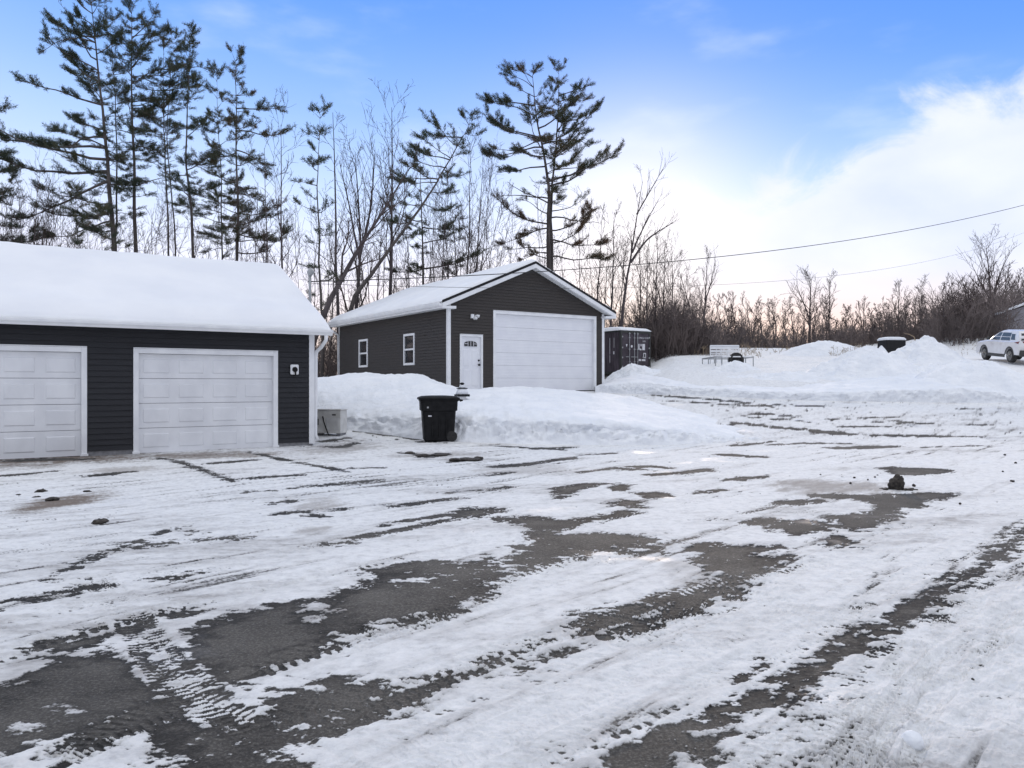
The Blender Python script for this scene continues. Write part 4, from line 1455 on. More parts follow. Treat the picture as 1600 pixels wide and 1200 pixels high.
def build_container():
    D = 46.0
    b = P(970, 583, D)
    t = empty('shipping_container', (b.x, b.y, b.z - .05), YAW, 'dark steel shipping container with snow on top, beside the charcoal garage', 'shipping container')
    W, L, H = 2.44, 6.06, 2.62
    fr = MB()
    for x in (0, W - .12):
        for y in (0, L - .12):
            fr.box(x, y, 0, x + .12, y + .12, H)
    for y in (.0, L - .12):
        fr.box(.121, y, H - .14, W - .121, y + .12, H - .001).box(.121, y, 0.001, W - .121, y + .12, .14)
    for x in (0, W - .10):
        fr.box(x, .121, H - .10, x + .10, L - .121, H - .002).box(x, .121, .002, x + .10, L - .121, .14)
    fr.build('frame', M['cont_frame'], t)
    s = MB()

    def corr(xa, sgn):
        y = .12
        pr = []
        while y < L - .13:
            pr += [(y, 0), (y + .07, 0), (y + .11, .036), (y + .18, .036), (y + .22, 0)]
            y += .22
        pr = [(min(a, L - .121), o) for a, o in pr]
        vs = []
        for a, o in pr:
            vs += [(xa + sgn * o, a, .141), (xa + sgn * o, a, H - .101)]
        s.add(vs, [(2 * i, 2 * i + 2, 2 * i + 3, 2 * i + 1) for i in range(len(pr) - 1)])
    corr(.02, 1)
    corr(W - .02, -1)
    s.add([(.1, .1, H - .03), (W - .1, .1, H - .03), (W - .1, L - .1, H - .03), (.1, L - .1, H - .03)], [(0, 1, 2, 3)])
    s.add([(.1, L - .06, .1), (W - .1, L - .06, .1), (W - .1, L - .06, H - .1), (.1, L - .06, H - .1)], [(0, 1, 2, 3)])
    s.build('side_panel', M['cont_paint'], t)
    for k in (0, 1):
        x0, x1 = (.125, 1.215) if k == 0 else (1.225, W - .125)
        d = MB().box(x0, .04, .145, x1, .09, H - .145)
        for z0, z1 in ((.25, .75), (.85, 1.35), (1.45, 1.95), (2.02, 2.38)):
            d.hexa([(x0 + .06, .0398, z0), (x1 - .06, .0398, z0), (x1 - .06, .0398, z1), (x0 + .06, .0398, z1)], [(x0 + .1, .028, z0 + .03), (x1 - .1, .028, z0 + .03), (x1 - .1, .028, z1 - .03), (x0 + .1, .028, z1 - .03)])
        do = d.build('door', M['cont_paint'], t)
        bars = ((.70, 1.10) if k == 0 else (1.36, 2.02))
        for i, x in enumerate(bars):
            if k == 1 and i == 1:
                continue
            br = MB().tube([(x, .0, .10), (x, .0, H - .09)], .022, 8)
            for z in (.2, .75, 1.5, 2.2, 2.45):
                br.box(x - .05, -.025, z - .03, x + .05, .027, z + .03)
            br.build('locking_bar', M['galv'], do)
        hd = MB()
        for x in bars:
            hd.box(x - .30, -.03, 1.02, x - .03, -.012, 1.055)
        hd.build('handle', M['galv'], do)
        hg = MB()
        for z in (.4, .95, 1.55, 2.2):
            xx = .10 if k == 0 else W - .16
            hg.box(xx, -.02, z, xx + .07, .039, z + .09)
        hg.build('hinge', M['galv'], do)
        ft = Matrix.Rotation(R(90), 4, 'X')
        if k == 1:
            text_mesh('serial_number', 'HMCU 21907 2', .15, M['white_mark'], do, Matrix.Translation((1.50, .026, 2.16)) @ ft)
            text_mesh('size_code', '22G1', .13, M['white_mark'], do, Matrix.Translation((1.78, .026, 1.94 + .03)) @ ft)
            st = MB()
            for (a, b_, z0, z1) in ((1.44, 1.66, 1.50, 1.56), (1.44, 1.53, 1.56, 1.84), (1.62, 1.70, 1.70, 1.84), (1.76, 1.98, 1.47, 1.85), (1.55, 1.70, 1.46, 1.54)):
                st.box(a, .0235, z0, b_, .0275, z1)
            st.box(1.85, .0235, .98, 2.06, .0275, 1.30)
            st.box(1.46, .0235, 0.80, 1.66, .0275, .92).box(1.72, .0235, .80, 2.02, .0275, .92)
            st.build('stickers', M['white_mark'], do)
            MB().box(1.90, .0195, 1.03, 2.01, .0230, 1.25).build('document_box', M['cont_frame'], do)
        else:
            st = MB().tube([(.90, .0275, 1.68), (.90, .0225, 1.68)], .08, 12)
            st.add([(.42, .0225, 1.80), (.56, .0225, 1.80), (.49, .0225, 1.62)], [(0, 1, 2)])
            st.build('stickers', M['white_mark'], do)
    sd = MB()
    for y0, y1, z0, z1 in ((1.00, 1.03, 1.2, 2.2), (1.0, 1.03, .7, 1.15), (.62, .64, 1.6, 2.2), (.60, .70, 1.2, 1.38)):
        sd.box(.010, y0, z0, .018, y1, z1)
    sd.build('side_stencil', M['white_mark'], t)
    roof_snow('roof_snow', t, -.04, W + .04, -.05, L + .05, lambda A, B: A * 0 + H, .24, 33, nx=50, ny=60)


build_container()


# ------------------------------------------------------------------ utility trailer
def build_trailer():
    D = 38.0
    o = P(1148, 578, D)
    t = empty('utility_trailer', o, R(0), 'snow covered utility trailer with a slatted tailgate and a black spare tyre', 'trailer')
    s = D / F
    X = lambda px: (px - 1148) * s
    Z = lambda py: (578 - py) * s
    fr = MB()
    r = .022
    for y in (0.0, 2.6):
        fr.box(X(1117), y - r, Z(559), X(1178), y + r, Z(557))
        for px in (1118, 1128, 1138, 1165, 1177):
            fr.box(X(px) - .02, y - .02, Z(585), X(px) + .02, y + .02, Z(559.2))
    for px in (1117.5, 1177.5):
        fr.box(X(px) - .025, .024, Z(559), X(px) + .025, 2.575, Z(557))
        fr.box(X(px) - .03, -.03, Z(586), X(px) + .03, 2.6, Z(578))
    fr.build('side_rail', M['galv'], t)
    MB().box(X(1119), .05, Z(582), X(1176), 2.55, Z(579)).build('deck', M['black_metal'], t)
    g = MB()
    y = 2.72
    g.box(X(1131.5), y, Z(537), X(1133), y + .05, Z(575)).box(X(1179), y, Z(537), X(1180.5), y + .05, Z(575))
    for a, b in ((537, 541.8), (543.2, 546.6), (547.8, 549.4), (550.8, 552.6)):
        g.box(X(1133) + .001, y + .005, Z(b), X(1179) - .001, y + .045, Z(a))
    for px in (1143, 1151, 1162, 1171):
        g.box(X(px) - .02, y + .047, Z(575), X(px) + .02, y + .08, Z(538))
    gg = g.build('tailgate', M['trim'], t)
    MB().loft([rrect(.78, .04, .03, Z(536.9), cx=X(1156), cy=y + .02), rrect(.78, .045, .03, Z(535.6), cx=X(1156), cy=y + .02), rrect(.74, .02, .015, Z(534.8), cx=X(1156), cy=y + .02)]).build('snow_cap', M['snow'], gg, True)
    # spare tyre leaning at the front
    c = Vector((X(1149), -.16, Z(563)))
    tb = MB()
    rings = []
    for k in range(29):
        a = 2 * math.pi * k / 28
        ring = []
        for q in range(10):
            b_ = 2 * math.pi * q / 10
            rr = .30 + .085 * math.cos(b_)
            ring.append((c.x + rr * math.cos(a), c.y + .095 * math.sin(b_), c.z + rr * math.sin(a)))
        rings.append(ring)
    tb.loft(rings, True, False)
    ty = tb.build('spare_tyre', M['tyre'], t, True)
    MB().tube([(c.x, c.y - .03, c.z), (c.x, c.y + .03, c.z)], .225, 20).build('hub', M['black_metal'], ty)
    MB().box(X(1127), -.24, Z(558.4), X(1172), -.02, Z(556.6)).build('front_rail', M['trim'], t)
    jk = MB().tube([(X(1145), -1.0, Z(590)), (X(1145), -1.0, Z(567))], .04, 8)
    jk.build('jack', M['black_metal'], t)
    MB().box(X(1145) - .04, -1.1, Z(581.5), X(1145) + .04, .0, Z(579.2)).build('drawbar', M['black_metal'], t)


build_trailer()


# ------------------------------------------------------------------ buried vehicle
def build_buried_cab():
    D = 44.0
    o = P(1393, 552, D)
    t = empty('buried_vehicle', o, R(8), 'dark cab of a vehicle buried behind snow piles, snow on its flat roof', 'vehicle')
    s = D / F
    h = 20 * s
    w = 16 * s
    b = MB()
    b.loft([rrect(w * 1.12, .5, .08, -.5), rrect(w * 1.12, .5, .08, h * .22), rrect(w * 1.05, .46, .08, h * .25), rrect(w * 1.03, .45, .08, h * .92), rrect(w * 1.0, .43, .08, h)])
    b.build('cab_body', M['black_metal'], t)
    for sy in (-1,):
        gl = MB().hexa([(-w * .86, -.455, h * .32), (w * .86, -.455, h * .32), (w * .86, -.43, h * .32), (-w * .86, -.43, h * .32)], [(-w * .80, -.445, h * .82), (w * .80, -.445, h * .82), (w * .80, -.40, h * .82), (-w * .80, -.40, h * .82)])
        gl.build('rear_window', M['glass'], t)
    MB().loft([rrect(w * 1.06, .47, .1, h + .002), rrect(w * 1.1, .50, .15, h + .06), rrect(w * 1.0, .44, .2, h + .15), rrect(w * .7, .3, .2, h + .19)]).build('roof_snow', M['snow'], t, True)
    for sx in (-1, 1):
        MB().box(sx * w * .55 - .1, -.52, -.15, sx * w * .55 + .1, -.502, -.05).build('tail_lamp', M['red_lamp'], t)


build_buried_cab()


# ------------------------------------------------------------------ white SUV
def build_car():
    rear = P(1578, 556, 39.0)
    t = empty('parked_car', (0, 0, 0), 0, 'white SUV parked on the snowy lane at the right edge', 'car')
    # local: x right, y forward, z up; left side at x=0
    zg = rear.z - .35
    hd = math.atan2(.35, 2.67)
    t.matrix_world = Matrix.Translation((rear.x - .06, rear.y, zg)) @ Matrix.Rotation(-hd, 4, 'Z') @ Matrix.Rotation(R(5.0), 4, 'X')
    W = 1.85
    xc = W / 2
    yr, yf, wr = 0.0, 2.69, .355
    yb, ye = -.92, 3.62
    # lower body: side outline with wheel arches, lofted over width
    def arch(yc, r=.42):
        return [(yc + r * math.cos(a), .36 + r * math.sin(a)) for a in np.linspace(math.pi - .15, .15, 11)]
    low = [(yb + .06, .42)] + [(p[0], max(p[1], .28)) for p in arch(yr)] + [(p[0], max(p[1], .28)) for p in arch(yf)] + [(ye - .05, .32), (ye, .52), (ye - .02, .78)]
    top = [(ye - .10, .93), (ye - .45, 1.01), (2.55, 1.07), (2.35, 1.10), (1.2, 1.09), (0.0, 1.11), (-.55, 1.14), (yb + .02, 1.10), (yb - .02, .85)]
    prof = low + top
    rings = []
    for f_, ins in ((0.0, .06), (.03, .0), (.5, 0), (.97, 0), (1.0, .06)):
        x = f_ * W
        ring = []
        for y, z in prof:
            k = ins
            yy = y - math.copysign(k, y - 1.35) * (.6 if abs(y - 1.35) > 1.9 else .0)
            zz = z - (k if z > 1.0 else 0)
            ring.append((x, yy, zz))
        rings.append(ring)
    MB().loft(rings).build('body', M['car_paint'], t)
    # cabin
    cab = []
    for z, y0, y1, ins in ((1.085, -.80, 2.30, .05), (1.30, -.72, 1.93, .10), (1.50, -.55, 1.50, .17), (1.62, -.40, 1.15, .23), (1.67, -.15, .85, .32)):
        cab.append([(ins, y0, z), (ins, y1, z), (W - ins, y1, z), (W - ins, y0, z)])
    MB().loft(cab).build('roof', M['car_paint'], t, bevel=.03)
    # windows set proud of the cabin
    def sidepane(ya0, ya1, yb0, yb1, z0=1.13, z1=1.52, left=True):
        def ix(z):
            return np.interp(z, [1.085, 1.30, 1.50, 1.62], [.05, .10, .17, .23])
        sg = 1 if left else -1
        bx = (lambda z, o: ix(z) - o) if left else (lambda z, o: W - ix(z) + o)
        return MB().hexa([(bx(z0, .012), ya0, z0), (bx(z0, .012), ya1, z0), (bx(z1, .012), yb1, z1), (bx(z1, .012), yb0, z1)],
                         [(bx(z0, -.02), ya0, z0), (bx(z0, -.02), ya1, z0), (bx(z1, -.02), yb1, z1), (bx(z1, -.02), yb0, z1)])
    for lf in (True, False):
        sidepane(1.15, 2.02, 1.10, 1.36, left=lf).build('side_window', M['glass'], t)
        sidepane(.12, 1.07, .18, 1.02, left=lf).build('side_window', M['glass'], t)
        sidepane(-.38, .04, -.22, .10, 1.17, 1.46, left=lf).build('side_window', M['glass'], t)
    MB().hexa([(.16, -.802, 1.15), (W - .16, -.802, 1.15), (W - .16, -.76, 1.15), (.16, -.76, 1.15)], [(.26, -.575, 1.50), (W - .26, -.575, 1.50), (W - .26, -.54, 1.50), (.26, -.54, 1.50)]).build('rear_window', M['glass'], t)
    MB().hexa([(.14, 2.27, 1.12), (W - .14, 2.27, 1.12), (W - .14, 2.30, 1.12), (.14, 2.30, 1.12)], [(.24, 1.48, 1.51), (W - .24, 1.48, 1.51), (W - .24, 1.53, 1.51), (.24, 1.53, 1.51)]).build('windshield', M['glass'], t)
    tr = MB()
    for x0, x1 in ((-.012, -.001), (W + .001, W + .012)):
        tr.prism([(.44, .26), (2.25, .26), (2.25, .42), (.44, .42)], 'x', x0, x1)
        for yc in (yr, yf):
            out = [(yc + .47 * math.cos(a), .36 + .47 * math.sin(a)) for a in np.linspace(math.pi, 0, 15)]
            inn = [(yc + .40 * math.cos(a), .36 + .40 * math.sin(a)) for a in np.linspace(0, math.pi, 15)]
            for i in range(14):
                tr.prism([out[i], out[i + 1], inn[13 - i], inn[14 - i]], 'x', x0, x1)
    tr.prism([(yb - .05, .38), (yb + .10, .34), (yb + .10, .62), (yb - .05, .66)], 'x', .05, W - .05)
    tr.build('cladding', M['car_trim'], t)
    for x in (0.02, W - .02):
        for yc in (yr, yf):
            sg = 1 if x < 1 else -1
            w = MB().tube([(x, yc, wr), (x + sg * .03, yc, wr), (x + sg * .20, yc, wr), (x + sg * .23, yc, wr)], [.325, wr, wr, .325], 26)
            wo = w.build('wheel', M['tyre'], t)
            rm = MB().tube([(x - sg * .004, yc, wr), (x + sg * .01, yc, wr)], [.235, .24], 22)
            for k in range(5):
                a = 2 * math.pi * k / 5
                rm.tube([(x - sg * .012, yc + .04 * math.cos(a), wr + .04 * math.sin(a)), (x - sg * .010, yc + .22 * math.cos(a), wr + .22 * math.sin(a))], [.035, .022], 6)
            rm.build('rim', M['alloy'], wo)
    for sx in (0, 1):
        x = 0.0 if sx == 0 else W
        s_ = 1 if sx == 0 else -1
        MB().hexa([(x - s_ * .012, -.86, .98), (x - s_ * .012, -.46, 1.04), (x - s_ * .012, -.86, 1.10), (x - s_ * .012, -.87, 1.10)],
                  [(x + s_ * .40, -.95, .98), (x + s_ * .02, -.46, 1.04), (x + s_ * .02, -.86, 1.10), (x + s_ * .40, -.95, 1.10)]).build('tail_lamp', M['red_lamp'], t)
        MB().box(x - s_ * .20, 1.92, 1.12, x - s_ * .02, 2.02, 1.26).build('mirror', M['car_trim'], t, bevel=.03)
        MB().box(x + s_ * .10, ye - .12, .74, x + s_ * .45, ye + .005, .86).build('headlight', M['plate'], t)
    MB().box(xc - .26, yb - .045, .72, xc + .26, yb - .021, .84).build('licence_plate', M['plate'], t)
    hnd = MB()
    for y in (.85, 1.75):
        hnd.box(-.025, y, .93, -.001, y + .2, .96)
    hnd.build('door_handle', M['car_paint'], t)


build_car()


# ------------------------------------------------------------------ house far right
def build_house():
    D = 60.0
    o = P(1650, 525, D)
    t = empty('house', (o.x, o.y, float(terrain(o.x, o.y))), R(-20), 'house with a snowy roof half hidden behind the bare trees at the right edge', 'house')
    zt = EYE + (600 - 486) / F * D - t.location.z
    zp = EYE + (600 - 458) / F * D - t.location.z
    MB().prism([(-3.4, -.5), (3.4, -.5), (3.4, zt), (0, zp - .25), (-3.4, zt)], 'y', 0, 9).build('wall', M['house_wall'], t)
    MB().prism([(-3.9, zt - .15), (0, zp), (3.9, zt - .15), (3.9, zt - .02), (0, zp + .15), (-3.9, zt - .02)], 'y', -.5, 9.5).build('roof', M['roof_snow'], t)
    wn = MB().box(-.6, -.05, zt - 1.6, .6, -.005, zt - .3)
    w = wn.build('window', M['trim'], t)
    MB().box(-.5, -.07, zt - 1.5, .5, -.052, zt - .4).build('pane', M['glass'], w)


build_house()


# ------------------------------------------------------------------ overhead wires
def wire(a, b, sag, r, label):
    pts = []
    for s in np.linspace(0, 1, 60):
        p = Vector(a).lerp(Vector(b), float(s))
        p.z -= sag * 4 * s * (1 - s)
        pts.append(p)
    o = MB().tube(pts, r, 6).build('overhead_cable', M['wire'], None, True)
    tag(o, label, 'cable')


mast_top = P(487, 440, 19.0)
wire(mast_top, (23.8, 35.7, 9.75),   .66, .013, 'black service cable from the roof mast to the upper right')
wire((mast_top.x, mast_top.y, mast_top.z - .05), (42.5, 62.5, 14.1), 1.62, .006, 'thin second cable running lower than the service cable')


# ------------------------------------------------------------------ loose dirt and stones
def clod(name, loc, size, seed, label, cat, group=None, flat=.7, jag=.35, parent=None):
    rng = np.random.RandomState(seed)
    n, m_ = 20, 14
    V = []
    for i in range(m_ + 1):
        th = math.pi * i / m_
        for k in range(n):
            ph = 2 * math.pi * k / n
            V.append((math.sin(th) * math.cos(ph), math.sin(th) * math.sin(ph), math.cos(th)))
    V = np.array(V)
    nz = fbm(V[:, 0] * 2.1 + seed, V[:, 1] * 2.1 + V[:, 2] * 1.7, 4, seed, .6)
    nz[:n] = nz[0]
    nz[-n:] = nz[-1]
    V = V * (1 + jag * 2 * nz)[:, None] * np.array(size)[None, :]
    fs = []
    for i in range(m_):
        for k in range(n):
            fs.append((i * n + k, i * n + (k + 1) % n, (i + 1) * n + (k + 1) % n, (i + 1) * n + k))
    o = np_mesh(name, V, np.array(fs), M['clod'], parent, False)
    o.location = loc
    o.rotation_euler = (0, 0, rng.rand() * 6)
    if label:
        tag(o, label, cat, group)
    return o


g = G(1402, 767)
st = empty('dirt_clump', g, 0, 'dark upright clump of frozen dirt standing on the bare asphalt patch', 'dirt clump')
clod('block', (0.0, 0.03, .085), (.095, .08, .11), 4, None, None, jag=.30, parent=st)
clod('crumb', (.15, .0, .0), (.10, .08, .03), 9, None, None, jag=.5, parent=st)
clod('crumb', (-.14, .05, .0), (.13, .08, .03), 12, None, None, jag=.5, parent=st)
clod('block', (.03, -.02, .12), (.06, .05, .085), 15, None, None, jag=.4, parent=st)
for px, py, sz, lb in ((65, 769, .075, 'dark frozen clod, the largest of those in front of the left door'), (82, 782, .09, 'flat dark clod on the brown dusty patch in front of the left door'),
                       (136, 769, .05, 'small pointed clod at the right edge of the brown dusty patch'), (57, 778, .045, 'little clod beside the largest one in front of the left door'),
                       (29, 774, .035, 'tiny clod nearest the left edge of the yard'), (157, 817, .09, 'thin dark clod lying alone on clean snow below the brown dusty patch')):
    p = G(px, py)
    clod('dirt_clod', (p.x, p.y, p.z + sz * .10), (sz * 1.05, sz * .8, sz * .38), int(px), lb, 'dirt clod')
for k, (px, py, sz) in enumerate(((640, 709, .09), (663, 713, .16), (690, 712, .19), (712, 720, .10), (735, 719, .20), (748, 717, .08))):
    p = G(px, py)
    clod('dirt_clod', (p.x, p.y, p.z + .015), (sz * 1.1, sz * 1.0, .03), 40 + k, 'low dark dirt lump in the row on the snow below the trash bin', 'dirt clod', 'row of dirt lumps below the trash bin')
rng = random.Random(4)
sp = [(1367, 748), (1356, 752), (1329, 758), (1371, 745), (1282, 744), (1335, 749), (1428, 762), (1570, 713), (1587, 726), (1567, 739), (1583, 755), (1580, 754), (1500, 790), (1283, 1105), (1420, 1140), (1330, 1160), (1520, 1068), (1465, 960),
      (1110, 1110), (1240, 1080), (1390, 905)]
for k, (px, py) in enumerate(sp):
    p = G(px, py)
    s_ = .012 + .010 * rng.random() if p.y > 6 else .004 + .003 * rng.random()
    clod('pebble', (p.x, p.y, p.z + s_ * .9 + .012), (s_ * 1.2, s_, s_ * .9), 70 + k, 'small dark pebble lying loose on the packed snow of the yard', 'pebble', 'pebbles scattered on the packed snow', jag=.25)
p = G(1425, 1172)
o = clod('snow_lump', (p.x, p.y, p.z + .03), (.045, .04, .04), 333, 'round lump of snow beside the tyre track at the lower right', 'snow lump', jag=.12)
o.data.materials[0] = M['snow']


# ------------------------------------------------------------------ trees
def unit(v):
    return v / (np.linalg.norm(v) + 1e-9)


class Needles:
    def __init__(self):
        self.c, self.d, self.t = [], [], []

    def tuft(self, p, d, tint):
        self.c.append(p)
        self.d.append(d)
        self.t.append(tint)

    def build(self, name, parent, origin, rng, per=9, ln=.15, wd=.018):
        c = np.repeat(np.array(self.c) - np.array(origin), per, 0)
        d = np.repeat(np.array(self.d), per, 0)
        t = np.repeat(np.array(self.t), per)
        n = len(c)
        j = rng.normal(size=(n, 3)) * .75
        j[:, 2] = j[:, 2] * .7 + .25
        dirs = d + j
        dirs /= np.linalg.norm(dirs, axis=1, keepdims=True)
        L = ln * (.6 + .7 * rng.rand(n, 1))
        s = np.cross(dirs, rng.normal(size=(n, 3)))
        s /= np.linalg.norm(s, axis=1, keepdims=True)
        c = c + rng.normal(size=(n, 3)) * .05
        V = np.stack([c - s * wd * .6, c + s * wd * .6, c + dirs * L], 1).reshape(-1, 3)
        Fq = np.arange(n * 3).reshape(-1, 3)
        tt = np.clip(np.repeat(t + rng.normal(size=n) * .10, 3), 0, 1)
        return np_mesh(name, V, Fq, M['needles'], parent, False, {'tint': tt})


def trunk_path(pts, n, rng, wob=.06):
    p = resample(np.array([list(q) for q in pts]), np.linalg.norm(np.array(pts[-1]) - np.array(pts[0])) / n)
    w = np.cumsum(rng.normal(size=(len(p), 3)) * wob * .4, 0)
    w[:, 2] = 0
    w -= np.linspace(0, 1, len(p))[:, None] * w[-1]
    return p + w


def pine(label, pix, D, r0, seed, crown=(.35, 1.0), length=2.4, bias=(0, 0), dens=1.0, shape='oval', tint=.3, droop=.0, name='pine_tree', stubs=True, group=None,
         extra=None, per=13, gaps=.25, twig=1.0, ln=.14):
    """pix: trunk course in photo pixels from the base up"""
    rng = np.random.RandomState(seed)
    pts = [list(P(x, y, D)) for x, y in pix]
    base = np.array(pts[0])
    zt = float(terrain(base[0], base[1])) - .2
    p1 = np.array(pts[1]) if len(pts) > 1 else base
    if base[2] > zt:
        pts = [[base[0] + (base[0] - p1[0]) * .0, base[1], zt]] + pts
    path = trunk_path(pts, 26, rng)
    root_loc = (float(path[0][0]), float(path[0][1]), zt)
    t = empty(name, root_loc, 0, label, 'tree', group)
    H = path[-1][2] - zt
    hs = (path[:, 2] - zt) / H
    rad = r0 * np.clip(1.06 - hs ** .9, .04, 1)
    tr = Segs()
    tr.path(path, rad)
    limb = Segs()
    nd = Needles()

    def at(h):
        return np.array([np.interp(h, hs, path[:, k]) for k in range(3)])

    def branch(p, az, el, L, r, foliage, tn, up=.35):
        n = 7
        d = np.array([math.cos(el) * math.cos(az), math.cos(el) * math.sin(az), math.sin(el)])
        q = p.copy()
        seq = [q.copy()]
        for i in range(n):
            d = unit(d + rng.normal(size=3) * .15 + np.array([0, 0, up * .14 * (i / n)]) - np.array([0, 0, droop * .10]))
            q = q + d * L / n
            seq.append(q.copy())
        rr = r * np.linspace(1, .22, n + 1)
        limb.path(seq, rr)
        if foliage <= 0:
            return
        nt = max(4, int(L * 7.5 * foliage * twig))
        ncl = 1 + int(L / 1.1 + rng.rand())
        cls = np.sort(1 - rng.rand(ncl) ** 1.2 * (.70 if L > 1.2 else .85))
        cls[-1] = .93
        for k in range(nt):
            f = min(1.0, max(.1, cls[int(rng.rand() * ncl)] + rng.normal() * (.04 + .07 / max(L, .6))))
            i = min(int(f * n), n - 1)
            a = seq[i] + (seq[i + 1] - seq[i]) * (f * n - i)
            bd = unit(seq[i + 1] - seq[i])
            sidev = unit(np.cross(bd, [0, 0, 1])) * (1 if rng.rand() < .5 else -1)
            td = unit(bd * .55 + sidev * (.25 + .95 * rng.rand()) + np.array([0, 0, .12 + .42 * rng.rand()]))
            tl = (.25 + .75 * rng.rand()) * min(1.0, .5 + L * .25)
            e = a + td * tl
            limb.add(a, e, .012, .007)
            m_ = max(2, int(tl / .10))
            for s in range(m_):
                f2 = .25 + .75 * (s + rng.rand() * .6) / m_
                nd.tuft(a + td * tl * f2, td, tn + .08 + rng.normal() * .12)

    h = crown[0]
    while h < crown[1] - .005:
        c = (h - crown[0]) / (crown[1] - crown[0])
        if shape == 'oval':
            pl = math.sin(math.pi * min(1, .18 + .80 * c)) ** .8
        elif shape == 'cone':
            pl = 1.05 - .92 * c
        else:
            pl = .25 + .75 * math.sin(math.pi * min(1, .12 + .82 * c))
        nb = 1 + int(rng.rand() * 3.6 * dens + .4)
        for b in range(nb):
            if rng.rand() < gaps:
                continue
            az = rng.rand() * 2 * math.pi
            bb = 1 + bias[0] * math.cos(az) + bias[1] * math.sin(az)
            L = length * pl * bb * (.45 + .75 * rng.rand())
            if L < .2:
                continue
            el = R(-4 + 10 * rng.rand() + 48 * max(0, c - .35) ** 1.1)
            tn = tint + rng.normal() * .13
            branch(at(h), az, el, L, min(.055, .014 + .012 * L), 1.0 if L > .3 else .8, tn)
        h += (.40 + .30 * rng.rand()) / H / (.7 + .3 * dens)
    for k in range(4):
        a = at(crown[1])
        branch(a, rng.rand() * 6.28, R(55), .6, .015, 1.2, tint)
    if stubs:
        for k in range(int(16 * (1 - .4 * crown[0]))):
            hh = crown[0] * (.35 + .75 * rng.rand())
            az = rng.rand() * 2 * math.pi
            branch(at(hh), az, R(rng.uniform(-15, 12)), rng.uniform(.4, 1.9), .016, 0, 0, .1)
    for (hpx, az, el, L, fol, tn) in (extra or []):
        z = EYE - (hpx - 600) / F * D
        branch(at((z - zt) / H), R(az), R(el), L, .018 + .013 * L, fol, tn)
    tr.build('trunk', M['pine_bark'], t, 9, root_loc)
    cr = limb.build('branches', M['pine_bark'], t, 3, root_loc)
    if nd.c:
        nd.build('crown', t, root_loc, rng, per=per, ln=ln)
    return t


def bare(label, pix, D, r0, seed, nb=14, spread=34, h0=.35, lenf=.36, name='bare_tree', group=None, levels=3, twr=.009, m='grey_bark', upr=.25, forks=None):
    rng = np.random.RandomState(seed)
    pts = [list(P(x, y, D)) for x, y in pix]
    zt = float(terrain(pts[0][0], pts[0][1])) - .2
    if pts[0][2] > zt + .3:
        dx = (pts[1][0] - pts[0][0]) / max(.1, pts[1][2] - pts[0][2])
        down = pts[0][2] - zt
        pts = [[pts[0][0] - dx * down * .8, pts[0][1], zt]] + pts
    path = trunk_path(pts, 18, rng, .05)
    loc = (float(path[0][0]), float(path[0][1]), zt)
    t = empty(name, loc, 0, label, 'tree', group)
    H = max(1.0, float(np.linalg.norm(path[-1] - path[0])))
    tr, br = Segs(), Segs()
    f = np.linspace(0, 1, len(path))
    r0 = r0 * 1.18
    twr = twr * 1.12
    rad = np.maximum(r0 * (1 - .93 * f ** .85), .012)
    tr.path(path, rad)

    def grow(p, d, L, r, lv):
        n = 5 if lv == 1 else (4 if lv == 2 else 2)
        q = p.copy()
        seq = [q.copy()]
        for i in range(n):
            d = unit(d + rng.normal(size=3) * (.10 + .03 * lv) + np.array([0, 0, upr * .35]))
            q = q + d * L / n
            seq.append(q.copy())
        rr = np.maximum(r * np.linspace(1, .30, n + 1), twr * .55)
        br.path(seq, rr)
        if lv >= levels:
            return
        k = 5 if lv == 1 else 3
        for c in range(k):
            g_ = .25 + .75 * (c + rng.rand()) / k
            i = min(int(g_ * n), n - 1)
            a = seq[i] + (seq[i + 1] - seq[i]) * (g_ * n - i)
            bd = unit(seq[i + 1] - seq[i])
            ax = unit(np.cross(bd, rng.normal(size=3)))
            an = R(rng.uniform(18, 48))
            nd_ = unit(bd * math.cos(an) + ax * math.sin(an))
            grow(a, nd_, L * rng.uniform(.38, .68) * (1.1 - .45 * g_), max(r * (1 - .65 * g_) * .62, twr), lv + 1)

    for b in range(nb):
        h = h0 + (1 - h0) * (b + rng.rand()) / nb
        i = min(int(h * (len(path) - 1)), len(path) - 2)
        a = path[i] + (path[i + 1] - path[i]) * (h * (len(path) - 1) - i)
        td = unit(path[i + 1] - path[i])
        az = rng.rand() * 2 * math.pi + b * 2.4
        ax = unit(np.cross(td, [math.cos(az), math.sin(az), .01]))
        an = R(spread * rng.uniform(.6, 1.3))
        d = unit(td * math.cos(an) + ax * math.sin(an))
        L = H * lenf * (1.15 - .75 * h) * rng.uniform(.6, 1.2)
        r = max(np.interp(h, f, rad) * .55, twr * 1.1)
        grow(a, d, L, r, 1)
    for (fp, r_) in (forks or []):
        q = [np.array(list(P(x, y, D))) for x, y in fp]
        fpth = trunk_path(q, 10, rng, .04)
        ff = np.linspace(0, 1, len(fpth))
        fr = np.maximum(r_ * (1 - .85 * ff), .012)
        tr.path(fpth, fr)
        for b in range(8):
            h = .35 + .65 * (b + rng.rand()) / 8
            i = min(int(h * (len(fpth) - 1)), len(fpth) - 2)
            td = unit(fpth[i + 1] - fpth[i])
            ax = unit(np.cross(td, rng.normal(size=3)))
            d = unit(td + ax * math.tan(R(spread)) * .8)
            grow(fpth[i], d, H * lenf * .55 * rng.uniform(.5, 1.1), max(fr[i] * .55, twr), 2)
    tr.build('trunk', M[m], t, 7, loc)
    br.build('crown', M['twigs'], t, 3, loc)
    return t


